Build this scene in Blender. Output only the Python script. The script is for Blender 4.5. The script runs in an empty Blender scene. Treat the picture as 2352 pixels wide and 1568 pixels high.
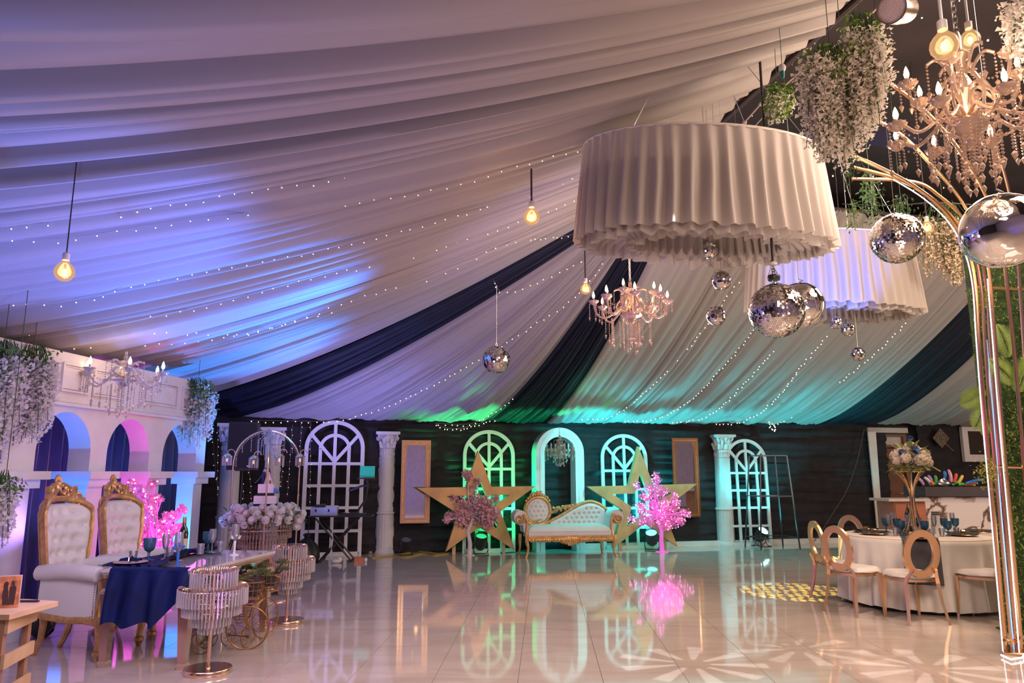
import bpy, bmesh, math, random
from math import sin, cos, pi, atan, atan2, sqrt, radians as R, hypot
from mathutils import Matrix, Vector, noise
random.seed(7)
SC = bpy.context.scene
COL = SC.collection
# ---------------------------------------------------------------- camera
F = 1690.0; H = 1.45; PITCH = atan(301/F); CP, SP = cos(PITCH), sin(PITCH)
cam = bpy.data.objects.new('camera', bpy.data.cameras.new('camera'))
COL.objects.link(cam); cam.location = (0, 0, H); cam.rotation_euler = (pi/2+PITCH, 0, 0)
cam.data.sensor_width = 36; cam.data.lens = 36*F/2352; cam.data.clip_end = 100; cam.data.clip_start = .05
SC.camera = cam
SC.view_settings.view_transform = 'Standard'; SC.view_settings.look = 'None'
SC.view_settings.gamma = 1; SC.view_settings.use_curve_mapping = False
SC.view_settings.exposure = 0.0
cy = SC.cycles
cy.max_bounces = 7; cy.diffuse_bounces = 2; cy.glossy_bounces = 4; cy.transmission_bounces = 4; cy.transparent_max_bounces = 12
cy.caustics_reflective = False; cy.caustics_refractive = False; cy.sample_clamp_indirect = 4; cy.blur_glossy = 0.5
cy.use_adaptive_sampling = True; cy.adaptive_threshold = 0.03
# ---------------------------------------------------------------- world
w = bpy.data.worlds.new('hall'); SC.world = w; w.use_nodes = True
w.node_tree.nodes['Background'].inputs[0].default_value = (1, .70, .52, 1)
w.node_tree.nodes['Background'].inputs[1].default_value = .15
# ---------------------------------------------------------------- lights
A_ = atan(.2412); CA, SA = cos(A_), sin(A_)
def RM(u, w, z=0): return Vector((u*CA-w*SA, u*SA+w*CA, z))     # room axes: u along the back wall, w towards it
def RI(X, Y): return (X*CA+Y*SA, -X*SA+Y*CA)
def ray(px, py):
    u = (px-1176)/F; v = (784-py)/F
    return Vector((u, CP-v*SP, SP+v*CP))
def PY(px, py, Y):
    r = ray(px, py); return Vector((0, 0, H))+r*(Y/r.y)
def PZ(px, py, z=0):
    r = ray(px, py); return Vector((0, 0, H))+r*((z-H)/r.z)
def PW(px, py, w=13.95):                                        # point of a photo pixel on a plane parallel to the back wall
    r = ray(px, py); return Vector((0, 0, H))+r*(w/(-r.x*SA+r.y*CA))
def light(kind, loc, color, power, target=None, size=.1, angle=60, blend=.6, sy=None):
    L = bpy.data.lights.new('lamp', kind); L.energy = power; L.color = color
    o = bpy.data.objects.new(kind.lower()+'_light', L); COL.objects.link(o); o.location = loc
    if kind == 'AREA':
        L.size = size
        if sy: L.shape = 'RECTANGLE'; L.size_y = sy
    else: L.shadow_soft_size = size
    if kind == 'SPOT': L.spot_size = R(angle); L.spot_blend = blend
    if target is not None:
        o.rotation_euler = (Vector(target)-Vector(loc)).to_track_quat('-Z', 'Y').to_euler()
    return o
WARM = (1, .62, .36); CYAN = (.0, .66, .74); BLUE = (.05, .22, 1); GREEN = (.0, .9, .26); PURP = (.50, .16, 1); PINK = (1, .12, .75)
light('POINT', RM(5.0, 5.0, 4.3), (1, .72, .52), 75, size=.4)      # unseen warm fill added to brighten the ceiling near the opening
light('SPOT', (1.4, .9, 3.9), (1, .77, .63), 1080, (1.4, 5.4, 0), .8, 78, .9)  # this and the next three: unseen fills added to brighten the floor
light('SPOT', (-.4, 2.2, 3.2), (.85, .70, .88), 420, (-1.6, 6.4, 0), .6, 74, .9)
light('AREA', (5.6, 4.6, 5.8), (1, .72, .56), 350, (4.6, 5.6, 0), 3)
light('AREA', (6.8, 8.6, 5.7), (1, .70, .52), 150, (5.2, 9.0, 0), 2)
light('POINT', (5.6, 7.5, 3.2), (1, .68, .46), 45, size=.5)  # this point and the next: unseen fills added to brighten the drapes
light('POINT', (1.8, 8.5, 2.9), (1, .74, .58), 75, size=.4)
light('POINT', (2.7, 3.5, 3.7), (1, .74, .56), 16, size=.3)  # unseen fill added to light the upper right wisteria
# coloured uplights, plus unseen coloured fills added to tint floor, arcade and drapes
light('SPOT', RM(2.9, 13.62, .25), GREEN, 520, RM(3.0, 13.9, 2.3), .06, 95)
light('SPOT', RM(3.9, 13.2, .25), GREEN, 45, RM(3.0, 14, 1.0), .06, 80)
light('SPOT', RM(5.9, 13.62, .3), CYAN, 420, RM(6.1, 13.5, 3.0), .06, 140)
light('SPOT', RM(4.9, 12.5, 2.3), CYAN, 170, RM(5.0, 13.8, 1.6), .06, 120)
light('SPOT', RM(8.75, 13.1, .3), CYAN, 230, RM(8.3, 13.3, 3.0), .06, 120)
light('SPOT', RM(7.0, 13.0, 2.25), CYAN, 150, RM(7.0, 12.8, 0), .2, 140)  # this and the next: unseen downlights added to tint the floor turquoise
light('SPOT', RM(4.6, 13.1, 2.3), (.02, .9, .8), 70, RM(4.3, 13.0, 0), .2, 120)
light('SPOT', (-1.2, 9.6, .3), (.02, .20, 1), 2800, (-2.7, 7.7, 3.2), .15, 42)
light('SPOT', (-2.6, 10.8, .3), (.02, .24, 1), 1000, (-3.6, 9.9, 2.8), .12, 60)
light('SPOT', (-1.6, 5.4, .3), (.04, .16, 1), 750, (-3.2, 5.4, 3.1), .15, 50)
light('SPOT', (-1.2, 4.6, .3), (.50, .20, 1), 45, (-2.6, 5.6, 3.6), .25, 120)
light('SPOT', (-3.0, 2.4, .4), (.06, .22, 1), 190, (-3.3, 3.6, 3.6), .25, 110)
light('SPOT', (-3.0, 11.8, .5), (.25, .25, 1), 260, RM(0, 12.6, 3.2), .2, 110)
light('SPOT', RM(10.8, 13.0, .3), CYAN, 45, RM(11.4, 13.4, 3.0), .1, 90)
light('POINT', (-2.6, 4.7, 1.3), (.72, .55, 1), 42, size=.5)  # unseen lilac fill added to tint the arcade and nearby floor
light('SPOT', (1.2, 6.2, .3), (.28, .22, 1), 230, (0.9, 9.0, 4.3), .2, 55)
light('SPOT', RM(2.0, -1.0, 1.0), (.25, .22, 1), 60, RM(2.2, -3, 1.2), .2, 120)
# ---------------------------------------------------------------- materials
MC = {}
def mat(name, col, rough=.5, metal=0, em=None, es=0, var=.08, scale=6, alpha=1, bump=0, trans=0, sheen=0, coat=0, bscale=None):
    if name in MC: return MC[name]
    m = bpy.data.materials.new(name); m.use_nodes = True; nt = m.node_tree; b = nt.nodes['Principled BSDF']
    b.inputs['Roughness'].default_value = rough; b.inputs['Metallic'].default_value = metal
    tc = nt.nodes.new('ShaderNodeTexCoord'); nz = nt.nodes.new('ShaderNodeTexNoise'); nz.inputs['Scale'].default_value = scale
    nt.links.new(tc.outputs['Object'], nz.inputs['Vector'])
    rp = nt.nodes.new('ShaderNodeValToRGB'); rp.color_ramp.elements[0].position = .3; rp.color_ramp.elements[1].position = .7
    rp.color_ramp.elements[0].color = tuple(max(0, c*(1-var)) for c in col)+(1,)
    rp.color_ramp.elements[1].color = tuple(min(1, c*(1+var)) for c in col)+(1,)
    nt.links.new(nz.outputs['Fac'], rp.inputs['Fac']); nt.links.new(rp.outputs['Color'], b.inputs['Base Color'])
    if em: b.inputs['Emission Color'].default_value = tuple(em)+(1,); b.inputs['Emission Strength'].default_value = es
    if alpha < 1: b.inputs['Alpha'].default_value = alpha
    if trans: b.inputs['Transmission Weight'].default_value = trans
    if sheen: b.inputs['Sheen Weight'].default_value = sheen
    if coat: b.inputs['Coat Weight'].default_value = coat; b.inputs['Coat Roughness'].default_value = .05
    if bump:
        bp = nt.nodes.new('ShaderNodeBump'); bp.inputs['Strength'].default_value = bump; bp.inputs['Distance'].default_value = .02
        n2 = nt.nodes.new('ShaderNodeTexNoise'); n2.inputs['Scale'].default_value = bscale or scale*4
        nt.links.new(tc.outputs['Object'], n2.inputs['Vector']); nt.links.new(n2.outputs['Fac'], bp.inputs['Height'])
        nt.links.new(bp.outputs['Normal'], b.inputs['Normal'])
    MC[name] = m; return m
def crystal(name, tint=(.9, .82, .78), k=.45, rough=.08):
    """cut glass without refraction: bright glints over a see-through body"""
    if name in MC: return MC[name]
    m = bpy.data.materials.new(name); m.use_nodes = True; nt = m.node_tree; nt.nodes.clear()
    o = nt.nodes.new('ShaderNodeOutputMaterial'); mx = nt.nodes.new('ShaderNodeMixShader'); g = nt.nodes.new('ShaderNodeBsdfGlossy')
    t = nt.nodes.new('ShaderNodeBsdfTransparent'); lw = nt.nodes.new('ShaderNodeLayerWeight'); mt = nt.nodes.new('ShaderNodeMath')
    d = nt.nodes.new('ShaderNodeBsdfDiffuse'); m2 = nt.nodes.new('ShaderNodeMixShader'); m2.inputs[0].default_value = .6
    g.inputs['Color'].default_value = tuple(tint)+(1,); g.inputs['Roughness'].default_value = rough
    d.inputs['Color'].default_value = tuple(tint)+(1,); t.inputs['Color'].default_value = tuple(.75+.25*c for c in tint)+(1,)
    lw.inputs['Blend'].default_value = .5; mt.operation = 'ADD'; mt.use_clamp = True; mt.inputs[1].default_value = k*.9
    nt.links.new(lw.outputs['Fresnel'], mt.inputs[0]); nt.links.new(mt.outputs[0], mx.inputs[0])
    nt.links.new(g.outputs[0], m2.inputs[1]); nt.links.new(d.outputs[0], m2.inputs[2])
    nt.links.new(t.outputs[0], mx.inputs[1]); nt.links.new(m2.outputs[0], mx.inputs[2]); nt.links.new(mx.outputs[0], o.inputs[0])
    MC[name] = m; return m
WHITE = mat('white_paint', (.78, .75, .73), .5, var=.04)
PLASTER = mat('plaster', (.80, .77, .77), .7, var=.04, bump=.1)
BLACK = mat('black_fabric', (.020, .016, .019), .85, var=.3)
BLK = mat('black_plastic', (.02, .02, .022), .35)
GOLD = mat('gold_metal', (.80, .52, .28), .18, 1, var=.05)
GOLDP = mat('gold_paint', (.62, .36, .15), .38, .75, var=.22, scale=20)
ROSE = mat('rose_gold', (.86, .60, .42), .22, 1, var=.04)
CHROME = mat('chrome', (.85, .85, .86), .04, 1, var=.02)
STEEL = mat('steel', (.55, .57, .6), .3, 1)
CREAM = mat('cream_leather', (.74, .70, .64), .38, var=.05, scale=3)
LINEN = mat('white_linen', (.80, .74, .68), .85, var=.04)
NAVY = mat('navy_satin', (.003, .009, .062), .6, var=.2); NAVY.node_tree.nodes['Principled BSDF'].inputs['Specular IOR Level'].default_value = .18
NAVYD = mat('navy_drape', (.004, .007, .02), .6, var=.2)
LEAF = mat('leaf_green', (.10, .22, .04), .5, var=.4, scale=9)
LEAFD = mat('leaf_dark', (.04, .10, .03), .5, var=.4, scale=9)
def soft(name, col, tr=.5, var=.1):
    if name in MC: return MC[name]
    m = bpy.data.materials.new(name); m.use_nodes = True; nt = m.node_tree; nt.nodes.clear()
    o = nt.nodes.new('ShaderNodeOutputMaterial'); d = nt.nodes.new('ShaderNodeBsdfDiffuse'); t = nt.nodes.new('ShaderNodeBsdfTranslucent'); x = nt.nodes.new('ShaderNodeMixShader')
    tc = nt.nodes.new('ShaderNodeTexCoord'); nz = nt.nodes.new('ShaderNodeTexNoise'); nz.inputs['Scale'].default_value = 25; r = nt.nodes.new('ShaderNodeValToRGB'); nt.links.new(tc.outputs['Object'], nz.inputs['Vector'])
    r.color_ramp.elements[0].color = tuple(c*(1-var) for c in col)+(1,); r.color_ramp.elements[1].color = tuple(col)+(1,); nt.links.new(nz.outputs['Fac'], r.inputs[0])
    nt.links.new(r.outputs[0], d.inputs[0]); nt.links.new(r.outputs[0], t.inputs[0]); x.inputs[0].default_value = tr; nt.links.new(d.outputs[0], x.inputs[1]); nt.links.new(t.outputs[0], x.inputs[2]); nt.links.new(x.outputs[0], o.inputs[0])
    MC[name] = m; return m
PETAL = soft('white_petal', (.97, .92, .86))
PINKP = mat('pink_petal', (.85, .30, .55), .7, em=(.95, .14, .55), es=.12, var=.3, scale=30)  # faint petal glow stands in for light from the tiny lamps
PALEP = mat('pale_pink_petal', (.85, .42, .46), .7, var=.3, scale=40)
BULB = mat('lit_bulb', (1, .8, .5), .3, em=(1, .62, .30), es=9)
FLAME = mat('lit_candle_bulb', (1, .85, .6), .3, em=(1, .72, .42), es=7)
FAIRY = mat('fairy_light', (1, .8, .6), .3, em=(1, .80, .62), es=2.0)
GLASS = crystal('clear_crystal'); GLASSW = crystal('warm_crystal', (1, .78, .64), .5); THIN = crystal('thin_glass', (.85, .85, .9), .12, .03); GLASSB = crystal('blue_glass', (.10, .28, .42), .30) if 0 else crystal('blue_glass', (.10, .26, .40), .45)
WOOD = mat('pale_wood', (.66, .42, .22), .55, var=.14, scale=5)
WOODD = mat('red_brown_wood', (.20, .07, .035), .45, var=.2, scale=4)
CABLE = mat('black_cable', (.015, .015, .015), .5)
# ---------------------------------------------------------------- mesh helpers
class MB:
    def __init__(s): s.v = []; s.f = []; s.mi = []; s.k = 0; s.m = None
    def add(s, vs, fs):
        n = len(s.v)
        if s.m is not None: vs = [s.m @ Vector(v) for v in vs]
        s.v += [tuple(v) for v in vs]; s.f += [tuple(i+n for i in f) for f in fs]; s.mi += [s.k]*len(fs); return s
    def box(s, c, d, rz=0, tilt=None):
        x, y, z = d[0]/2, d[1]/2, d[2]/2
        vs = [Vector((a*x, b*y, e*z)) for e in (-1, 1) for b in (-1, 1) for a in (-1, 1)]
        if tilt is not None: vs = [tilt @ v for v in vs]
        if rz: m = Matrix.Rotation(rz, 3, 'Z'); vs = [m @ v for v in vs]
        return s.add([v+Vector(c) for v in vs], [(0, 2, 3, 1), (4, 5, 7, 6), (0, 1, 5, 4), (2, 6, 7, 3), (0, 4, 6, 2), (1, 3, 7, 5)])
    def tube(s, pts, r, n=8, closed=False, cap=True, sq=(1, 1)):
        pts = [Vector(p) for p in pts]; N = len(pts); rr = r if isinstance(r, (list, tuple)) else [r]*N
        vs = []; fs = []; prev = None
        for i, p in enumerate(pts):
            if closed: t = pts[(i+1) % N]-pts[i-1]
            else: t = pts[min(i+1, N-1)]-pts[max(i-1, 0)]
            if t.length < 1e-9: t = Vector((0, 0, 1))
            t.normalize()
            if prev is None:
                a = Vector((0, 0, 1)) if abs(t.z) < .9 else Vector((1, 0, 0)); u = t.cross(a).normalized()
            else:
                u = prev-t*prev.dot(t); u = u.normalized() if u.length > 1e-6 else prev
            prev = u; v = t.cross(u)
            for k in range(n):
                a = 2*pi*k/n+(pi/4 if n == 4 else 0); vs.append(p+u*cos(a)*rr[i]*sq[0]+v*sin(a)*rr[i]*sq[1])
        for i in range(N if closed else N-1):
            j = (i+1) % N
            for k in range(n): fs.append((i*n+k, i*n+(k+1) % n, j*n+(k+1) % n, j*n+k))
        if cap and not closed: fs.append(tuple(range(n))[::-1]); fs.append(tuple((N-1)*n+k for k in range(n)))
        return s.add(vs, fs)
    def lathe(s, prof, c=(0, 0, 0), n=20, flute=0, fn=0, sx=1, sy=1):
        vs = []; fs = []; N = len(prof)
        for i, q in enumerate(prof):
            r, z = q[0], q[1]; fl = q[2] if len(q) > 2 else flute
            for k in range(n):
                a = 2*pi*k/n; rr = r*(1+fl*cos(fn*a)) if fl else r
                vs.append((c[0]+rr*cos(a)*sx, c[1]+rr*sin(a)*sy, c[2]+z))
        for i in range(N-1):
            for k in range(n): fs.append((i*n+k, i*n+(k+1) % n, (i+1)*n+(k+1) % n, (i+1)*n+k))
        if prof[0][0] > 1e-5: fs.append(tuple(range(n))[::-1])
        if prof[-1][0] > 1e-5: fs.append(tuple((N-1)*n+k for k in range(n)))
        return s.add(vs, fs)
    def ball(s, c, r, n=8, m=6):
        rx, ry, rz = r if isinstance(r, (tuple, list)) else (r, r, r)
        vs = [(c[0], c[1], c[2]-rz)]
        for i in range(1, m):
            t = -pi/2+pi*i/m
            for k in range(n): a = 2*pi*k/n; vs.append((c[0]+rx*cos(t)*cos(a), c[1]+ry*cos(t)*sin(a), c[2]+rz*sin(t)))
        vs.append((c[0], c[1], c[2]+rz)); T = len(vs)-1; fs = []
        for k in range(n):
            fs.append((0, 1+(k+1) % n, 1+k)); fs.append((T, 1+(m-2)*n+k, 1+(m-2)*n+(k+1) % n))
            for i in range(m-2): fs.append((1+i*n+k, 1+i*n+(k+1) % n, 1+(i+1)*n+(k+1) % n, 1+(i+1)*n+k))
        return s.add(vs, fs)
    def gem(s, c, r, h):
        """octahedral bead: four-sided double cone"""
        x, y, z = c
        return s.add([(x, y, z+h*.35), (x+r, y, z), (x, y+r, z), (x-r, y, z), (x, y-r, z), (x, y, z-h*.65)],
                     [(0, 1, 2), (0, 2, 3), (0, 3, 4), (0, 4, 1), (5, 2, 1), (5, 3, 2), (5, 4, 3), (5, 1, 4)])
    def prism(s, poly, y0, y1):
        """x-z outline pushed from y0 to y1"""
        n = len(poly)
        vs = [(p[0], y0, p[1]) for p in poly]+[(p[0], y1, p[1]) for p in poly]
        return s.add(vs, [tuple(range(n)), tuple(range(n, 2*n))[::-1]]+[(i, i+n, (i+1) % n+n, (i+1) % n) for i in range(n)])
    def slab(s, poly, z0, z1):
        """x-y outline pushed from z0 to z1"""
        n = len(poly)
        vs = [(p[0], p[1], z0) for p in poly]+[(p[0], p[1], z1) for p in poly]
        return s.add(vs, [tuple(range(n))[::-1], tuple(range(n, 2*n))]+[(i, (i+1) % n, (i+1) % n+n, i+n) for i in range(n)])
    def ring(s, outer, inner, y0, y1):
        """frame between two x-z outlines with equal point counts, y0 to y1"""
        n = len(outer)
        vs = [(p[0], y, p[1]) for y in (y0, y1) for q in (outer, inner) for p in q]; fs = []
        for i in range(n):
            j = (i+1) % n
            fs += [(i, j, n+j, n+i), (2*n+i, 3*n+i, 3*n+j, 2*n+j), (i, 2*n+i, 2*n+j, j), (n+i, n+j, 3*n+j, 3*n+i)]
        return s.add(vs, fs)
    def strip(s, path, wd, y0, y1, closed=False):
        """flat band of width wd along an x-z path"""
        P = [Vector((p[0], p[1])) for p in path]; N = len(P); a = []; b = []
        for i in range(N):
            t = (P[(i+1) % N]-P[i-1]) if closed else (P[min(i+1, N-1)]-P[max(i-1, 0)])
            t.normalize(); n_ = Vector((-t.y, t.x))*wd/2; a.append(P[i]+n_); b.append(P[i]-n_)
        if closed: return s.ring(a, b, y0, y1)
        return s.prism(a+b[::-1], y0, y1)
    def grid(s, fn, nu, nv, cu=False, cv=False):
        vs = [fn(i/nu, j/nv) for i in range(nu+(0 if cu else 1)) for j in range(nv+(0 if cv else 1))]
        W = nv+(0 if cv else 1); U = nu if cu else nu+1; fs = []
        for i in range(nu):
            for j in range(nv):
                a, b = i % U, (i+1) % U; p, q = j % W, (j+1) % W
                fs.append((a*W+p, b*W+p, b*W+q, a*W+q))
        return s.add(vs, fs)
    def build(s, name, m, parent=None, smooth=True, mats=None, sharp=.7):
        me = bpy.data.meshes.new(name); me.from_pydata(s.v, [], s.f)
        for x in ([m] if mats is None else mats): me.materials.append(x)
        if mats is not None: me.polygons.foreach_set('material_index', s.mi)
        if smooth:
            me.polygons.foreach_set('use_smooth', [True]*len(me.polygons)); me.set_sharp_from_angle(angle=sharp)
        me.update(); o = bpy.data.objects.new(name, me); COL.objects.link(o)
        if parent: o.parent = parent
        return o
def thing(name, label, cat, loc=(0, 0, 0), rz=0, group=None):
    o = bpy.data.objects.new(name, None); COL.objects.link(o); o.empty_display_size = .1
    o.location = loc; o.rotation_euler = (0, 0, rz); o['label'] = label; o['category'] = cat
    if group: o['group'] = group
    return o
def tag(o, label, cat, group=None):
    o['label'] = label; o['category'] = cat
    if group: o['group'] = group
    return o
def stuff(o): o['kind'] = 'stuff'; return o
def struct(o): o['kind'] = 'structure'; return o
CH = {}
def dup(root, loc, rz=None, label=None, group=None, scale=None):
    kids = {}
    for o in bpy.data.objects:
        if o.parent: kids.setdefault(o.parent.name, []).append(o)
    def cp(o, par):
        c = o.copy(); COL.objects.link(c)
        if par: c.parent = par
        for k in kids.get(o.name, []): cp(k, c)
        return c
    r = cp(root, None); r.location = loc
    if rz is not None: r.rotation_euler = (0, 0, rz)
    if scale is not None: r.scale = (scale,)*3 if not isinstance(scale, tuple) else scale
    if label: r['label'] = label
    if group: r['group'] = group
    return r
def arc(cx, cz, r, a0, a1, n=16, rz=None): return [(cx+r*cos(a0+(a1-a0)*i/n), cz+(rz or r)*sin(a0+(a1-a0)*i/n)) for i in range(n+1)]
def rot_y(a): return Matrix.Rotation(a, 3, 'Y')
# ================================================================ setting
def marble_floor():
    m = bpy.data.materials.new('polished_marble'); m.use_nodes = True; nt = m.node_tree; b = nt.nodes['Principled BSDF']
    g = nt.nodes.new('ShaderNodeNewGeometry'); mp = nt.nodes.new('ShaderNodeMapping'); mp.inputs['Scale'].default_value = (.5, 1.6, 1)
    nz = nt.nodes.new('ShaderNodeTexNoise'); nz.inputs['Scale'].default_value = 2.2; nz.inputs['Detail'].default_value = 6; nz.inputs['Distortion'].default_value = 1.2
    rp = nt.nodes.new('ShaderNodeValToRGB'); e = rp.color_ramp.elements; e[0].position = .30; e[0].color = (.56, .46, .38, 1); e[1].position = .62; e[1].color = (.66, .55, .46, 1)
    nt.links.new(g.outputs['Position'], mp.inputs[0]); nt.links.new(mp.outputs[0], nz.inputs['Vector']); nt.links.new(nz.outputs['Fac'], rp.inputs[0])
    nt.links.new(rp.outputs[0], b.inputs['Base Color']); b.inputs['Roughness'].default_value = .055; b.inputs['IOR'].default_value = 1.75
    return m
FL = marble_floor(); GROUT = mat('grout', (.25, .17, .13), .8)
fo = MB().box((2, 6.5, -.05), (26, 26, .094)).build('floor', GROUT, smooth=False); struct(fo)
# square tiles laid a touch askew to the hall
TR = atan(-74/F); tc_, ts_ = cos(TR), sin(TR); TS = .6
tm = MB().box((0, 0, -.0005), (TS-.0035, TS-.0035, .006)).build('tile', FL, fo, smooth=False); tm.rotation_euler = (0, 0, TR)
cells = []
for i in range(-22, 30):
    for j in range(3, 36):
        x0, y0 = i*TS+.10, j*TS+.08; x = x0*tc_-y0*ts_; y = x0*ts_+y0*tc_
        u, w_ = RI(x, y)
        if not (4.6 < y and abs(x) < .72*y+.8 and w_ < 13.9 and u > -5.2): continue
        cells.append((hypot(x, y), x, y))
cells.sort(); rest = MB()
for k, (_, x, y) in enumerate(cells):
    if k < 290:
        o = tm if k == 0 else tm.copy()
        if k: COL.objects.link(o)
        o.location = (x, y, 0)
    else: rest.box((x, y, -.0005), (TS-.0035, TS-.0035, .006), TR)
for i in range(-22, 30):
    for j in range(-6, 36):
        x0, y0 = i*TS+.10, j*TS+.08; x = x0*tc_-y0*ts_; y = x0*ts_+y0*tc_
        if not (4.6 < y and abs(x) < .72*y+.8 and RI(x, y)[1] < 13.9 and RI(x, y)[0] > -5.2) and -5.5 < RI(x, y)[0] < 14 and RI(x, y)[1] < 14.2: rest.box((x, y, -.0005), (TS-.0035, TS-.0035, .006), TR)
stuff(rest.build('outer_tiles', FL, fo, smooth=False))
def wallbox(name, u0, u1, w0, w1, z0, z1, m):
    poly = [RM(u0, w0), RM(u1, w0), RM(u1, w1), RM(u0, w1)]
    return struct(MB().slab(poly, z0, z1).build(name, m, smooth=False))
WALLD = mat('dark_wall', (.05, .045, .045), .8); WALLW = mat('cream_wall', (.62, .57, .52), .8)
wallbox('wall_back', -5.8, 17.2, 14.25, 14.4, 0, 6.3, WALLD)
wallbox('wall_left', -5.8, -5.65, -3.0, 14.25, 0, 6.3, WALLD)
wallbox('wall_right', 17.05, 17.2, -3, 14.25, 0, 6.3, WALLW)
light('POINT', RM(14.5, 5.5, 2.2), (1, .8, .7), 450, size=.4)  # unseen fill added to brighten the right wall for the mirror
NIGHT = mat('dark_ceiling_cloth', (.035, .026, .028), .8, var=.3, scale=1.5)
ce = wallbox('ceiling', -5.8, 17.2, -3, 14.4, 6.0, 6.1, NIGHT)
st = MB(); rs = random.Random(3)
for _ in range(150):
    p = RM(rs.uniform(4.3, 12), rs.uniform(2, 12), 5.985); s_ = rs.uniform(.006, .014); st.ball(p, s_, 5, 4)
stuff(st.build('ceiling_speck_lights', FAIRY, ce))
wallbox('baseboard_back', 4.6, 12.1, 13.88, 13.96, .0, .10, WHITE)
# ---- ceiling swags, pleat by pleat
ROWS = [  # B(u,w,z) at the eave, E(u,w,z) at the ceiling opening, sag
 ((-5.4, -1.5, 4.4), (4.15, -1.5, 5.45), .35), ((-5.2, 1.0, 4.2), (4.15, 1.0, 5.45), .35), ((-4.6, 3.0, 3.85), (4.15, 3.0, 5.45), .35), ((-4.3, 4.3, 3.45), (4.15, 4.3, 5.45), .32),
 ((-4.1, 5.2, 3.1), (4.15, 5.2, 5.45), .3), ((-4.05, 6.0, 2.85), (4.15, 6.0, 5.45), .3), ((-4.05, 7.0, 2.62), (4.15, 7.0, 5.45), .33),
 ((-4.0, 8.0, 2.45), (4.15, 7.9, 5.45), .35), ((-3.9, 10.4, 2.45), (4.15, 8.7, 5.45), .36), ((-2.6, 13.5, 2.62), (4.15, 9.15, 5.45), .36),
 ((-1.75, 13.9, 2.42), (4.25, 9.25, 5.45), .34), ((0.4, 13.9, 2.42), (4.3, 9.3, 5.45), .34), ((2.75, 13.9, 2.42), (4.4, 9.3, 5.45), .34), ((4.05, 13.9, 2.42), (4.75, 9.3, 5.45), .34),
 ((7.0, 13.9, 2.45), (8.0, 9.4, 5.45), .34), ((10.1, 13.9, 2.5), (11.2, 9.5, 5.45), .34), ((11.55, 13.9, 2.52), (12.4, 9.6, 5.45), .34), ((16.5, 13.9, 2.5), (16.5, 9.6, 5.45), .34)]
def row(b):
    i = max(0, min(int(b), len(ROWS)-2)); f = b-i; A, B_ = ROWS[i], ROWS[i+1]
    return ([A[0][k]*(1-f)+B_[0][k]*f for k in range(3)], [A[1][k]*(1-f)+B_[1][k]*f for k in range(3)], A[2]*(1-f)+B_[2]*f)
def catpt(b, t, dz=0):
    P, Q, sg = row(b); q = [P[k]*(1-t)+Q[k]*t for k in range(3)]
    hem = 0
    return RM(q[0], q[1], q[2]-sg*4*t*(1-t)*(1-.25*(t-.5))+dz)
def swag(b0, b1, pleats, seed, m, label, amp=.05, group=None, hem=.05, nt=36):
    rnd = random.Random(seed)
    # pleat profile: sharp creases at uneven spacing
    edges = [0.0]
    while edges[-1] < 1: edges.append(edges[-1]+rnd.uniform(.35, 1.8)/pleats)
    edges[-1] = 1.0
    per = 5; us = []
    for i in range(len(edges)-1):
        for k in range(per): us.append((edges[i]+(edges[i+1]-edges[i])*k/per, sin(pi*k/per), edges[i+1]-edges[i]))
    us.append((1.0, 0.0, .01)); N = len(us); ph = [rnd.uniform(0, 6.28) for _ in range(6)]; amps = [rnd.uniform(.4, 1.35) for _ in range(N)]
    vs = []
    for i, (u, pf, wd) in enumerate(us):
        b = b0+(b1-b0)*u; A = amps[i-(i % per)] if i < N-1 else 0
        for j in range(nt+1):
            t = j/nt; wob = noise.noise(Vector((u*pleats*.45, t*1.1, seed)))
            fade = min(1, 6*t+.15)*.7+.3
            bb = b+(b1-b0)/pleats*.9*noise.noise(Vector((u*pleats*.25, t*1.6, seed+9.3)))*min(1, 5*min(u, 1-u))*sin(pi*min(1, t*1.02))
            p = catpt(bb, t, -(pf*A*amp*(1.15-.55*t)+wob*amp*1.5)*fade)
            if t < .001: p.z += hem*(noise.noise(Vector((u*pleats*.2, 0, seed+4)))+.2*pf)
            vs.append(p)
    W = nt+1; fs = [(i*W+j, (i+1)*W+j, (i+1)*W+j+1, i*W+j+1) for i in range(N-1) for j in range(nt)]
    o = MB().add(vs, fs).build('ceiling_drape', m, sharp=1.2)
    return tag(o, label, 'drape', group)
def sheer(name, col, tr):
    m = bpy.data.materials.new(name); m.use_nodes = True; nt = m.node_tree; nt.nodes.clear()
    o = nt.nodes.new('ShaderNodeOutputMaterial'); d = nt.nodes.new('ShaderNodeBsdfDiffuse'); t = nt.nodes.new('ShaderNodeBsdfTranslucent'); x = nt.nodes.new('ShaderNodeMixShader')
    g = nt.nodes.new('ShaderNodeBsdfGlossy'); g.inputs['Roughness'].default_value = .5; x2 = nt.nodes.new('ShaderNodeMixShader'); x2.inputs[0].default_value = .06
    nz = nt.nodes.new('ShaderNodeTexNoise'); nz.inputs['Scale'].default_value = 3; r = nt.nodes.new('ShaderNodeValToRGB')
    r.color_ramp.elements[0].color = tuple(c*.93 for c in col)+(1,); r.color_ramp.elements[1].color = tuple(col)+(1,); nt.links.new(nz.outputs['Fac'], r.inputs[0])
    nt.links.new(r.outputs[0], d.inputs[0]); nt.links.new(r.outputs[0], t.inputs[0]); x.inputs[0].default_value = tr
    nt.links.new(d.outputs[0], x.inputs[1]); nt.links.new(t.outputs[0], x.inputs[2]); nt.links.new(x.outputs[0], x2.inputs[1]); nt.links.new(g.outputs[0], x2.inputs[2]); nt.links.new(x2.outputs[0], o.inputs[0])
    MC[name] = m; return m
SWAG = sheer('swag_voile', (.50, .455, .43), .12); SHADE = sheer('shade_voile', (.70, .64, .60), .35)
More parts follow.
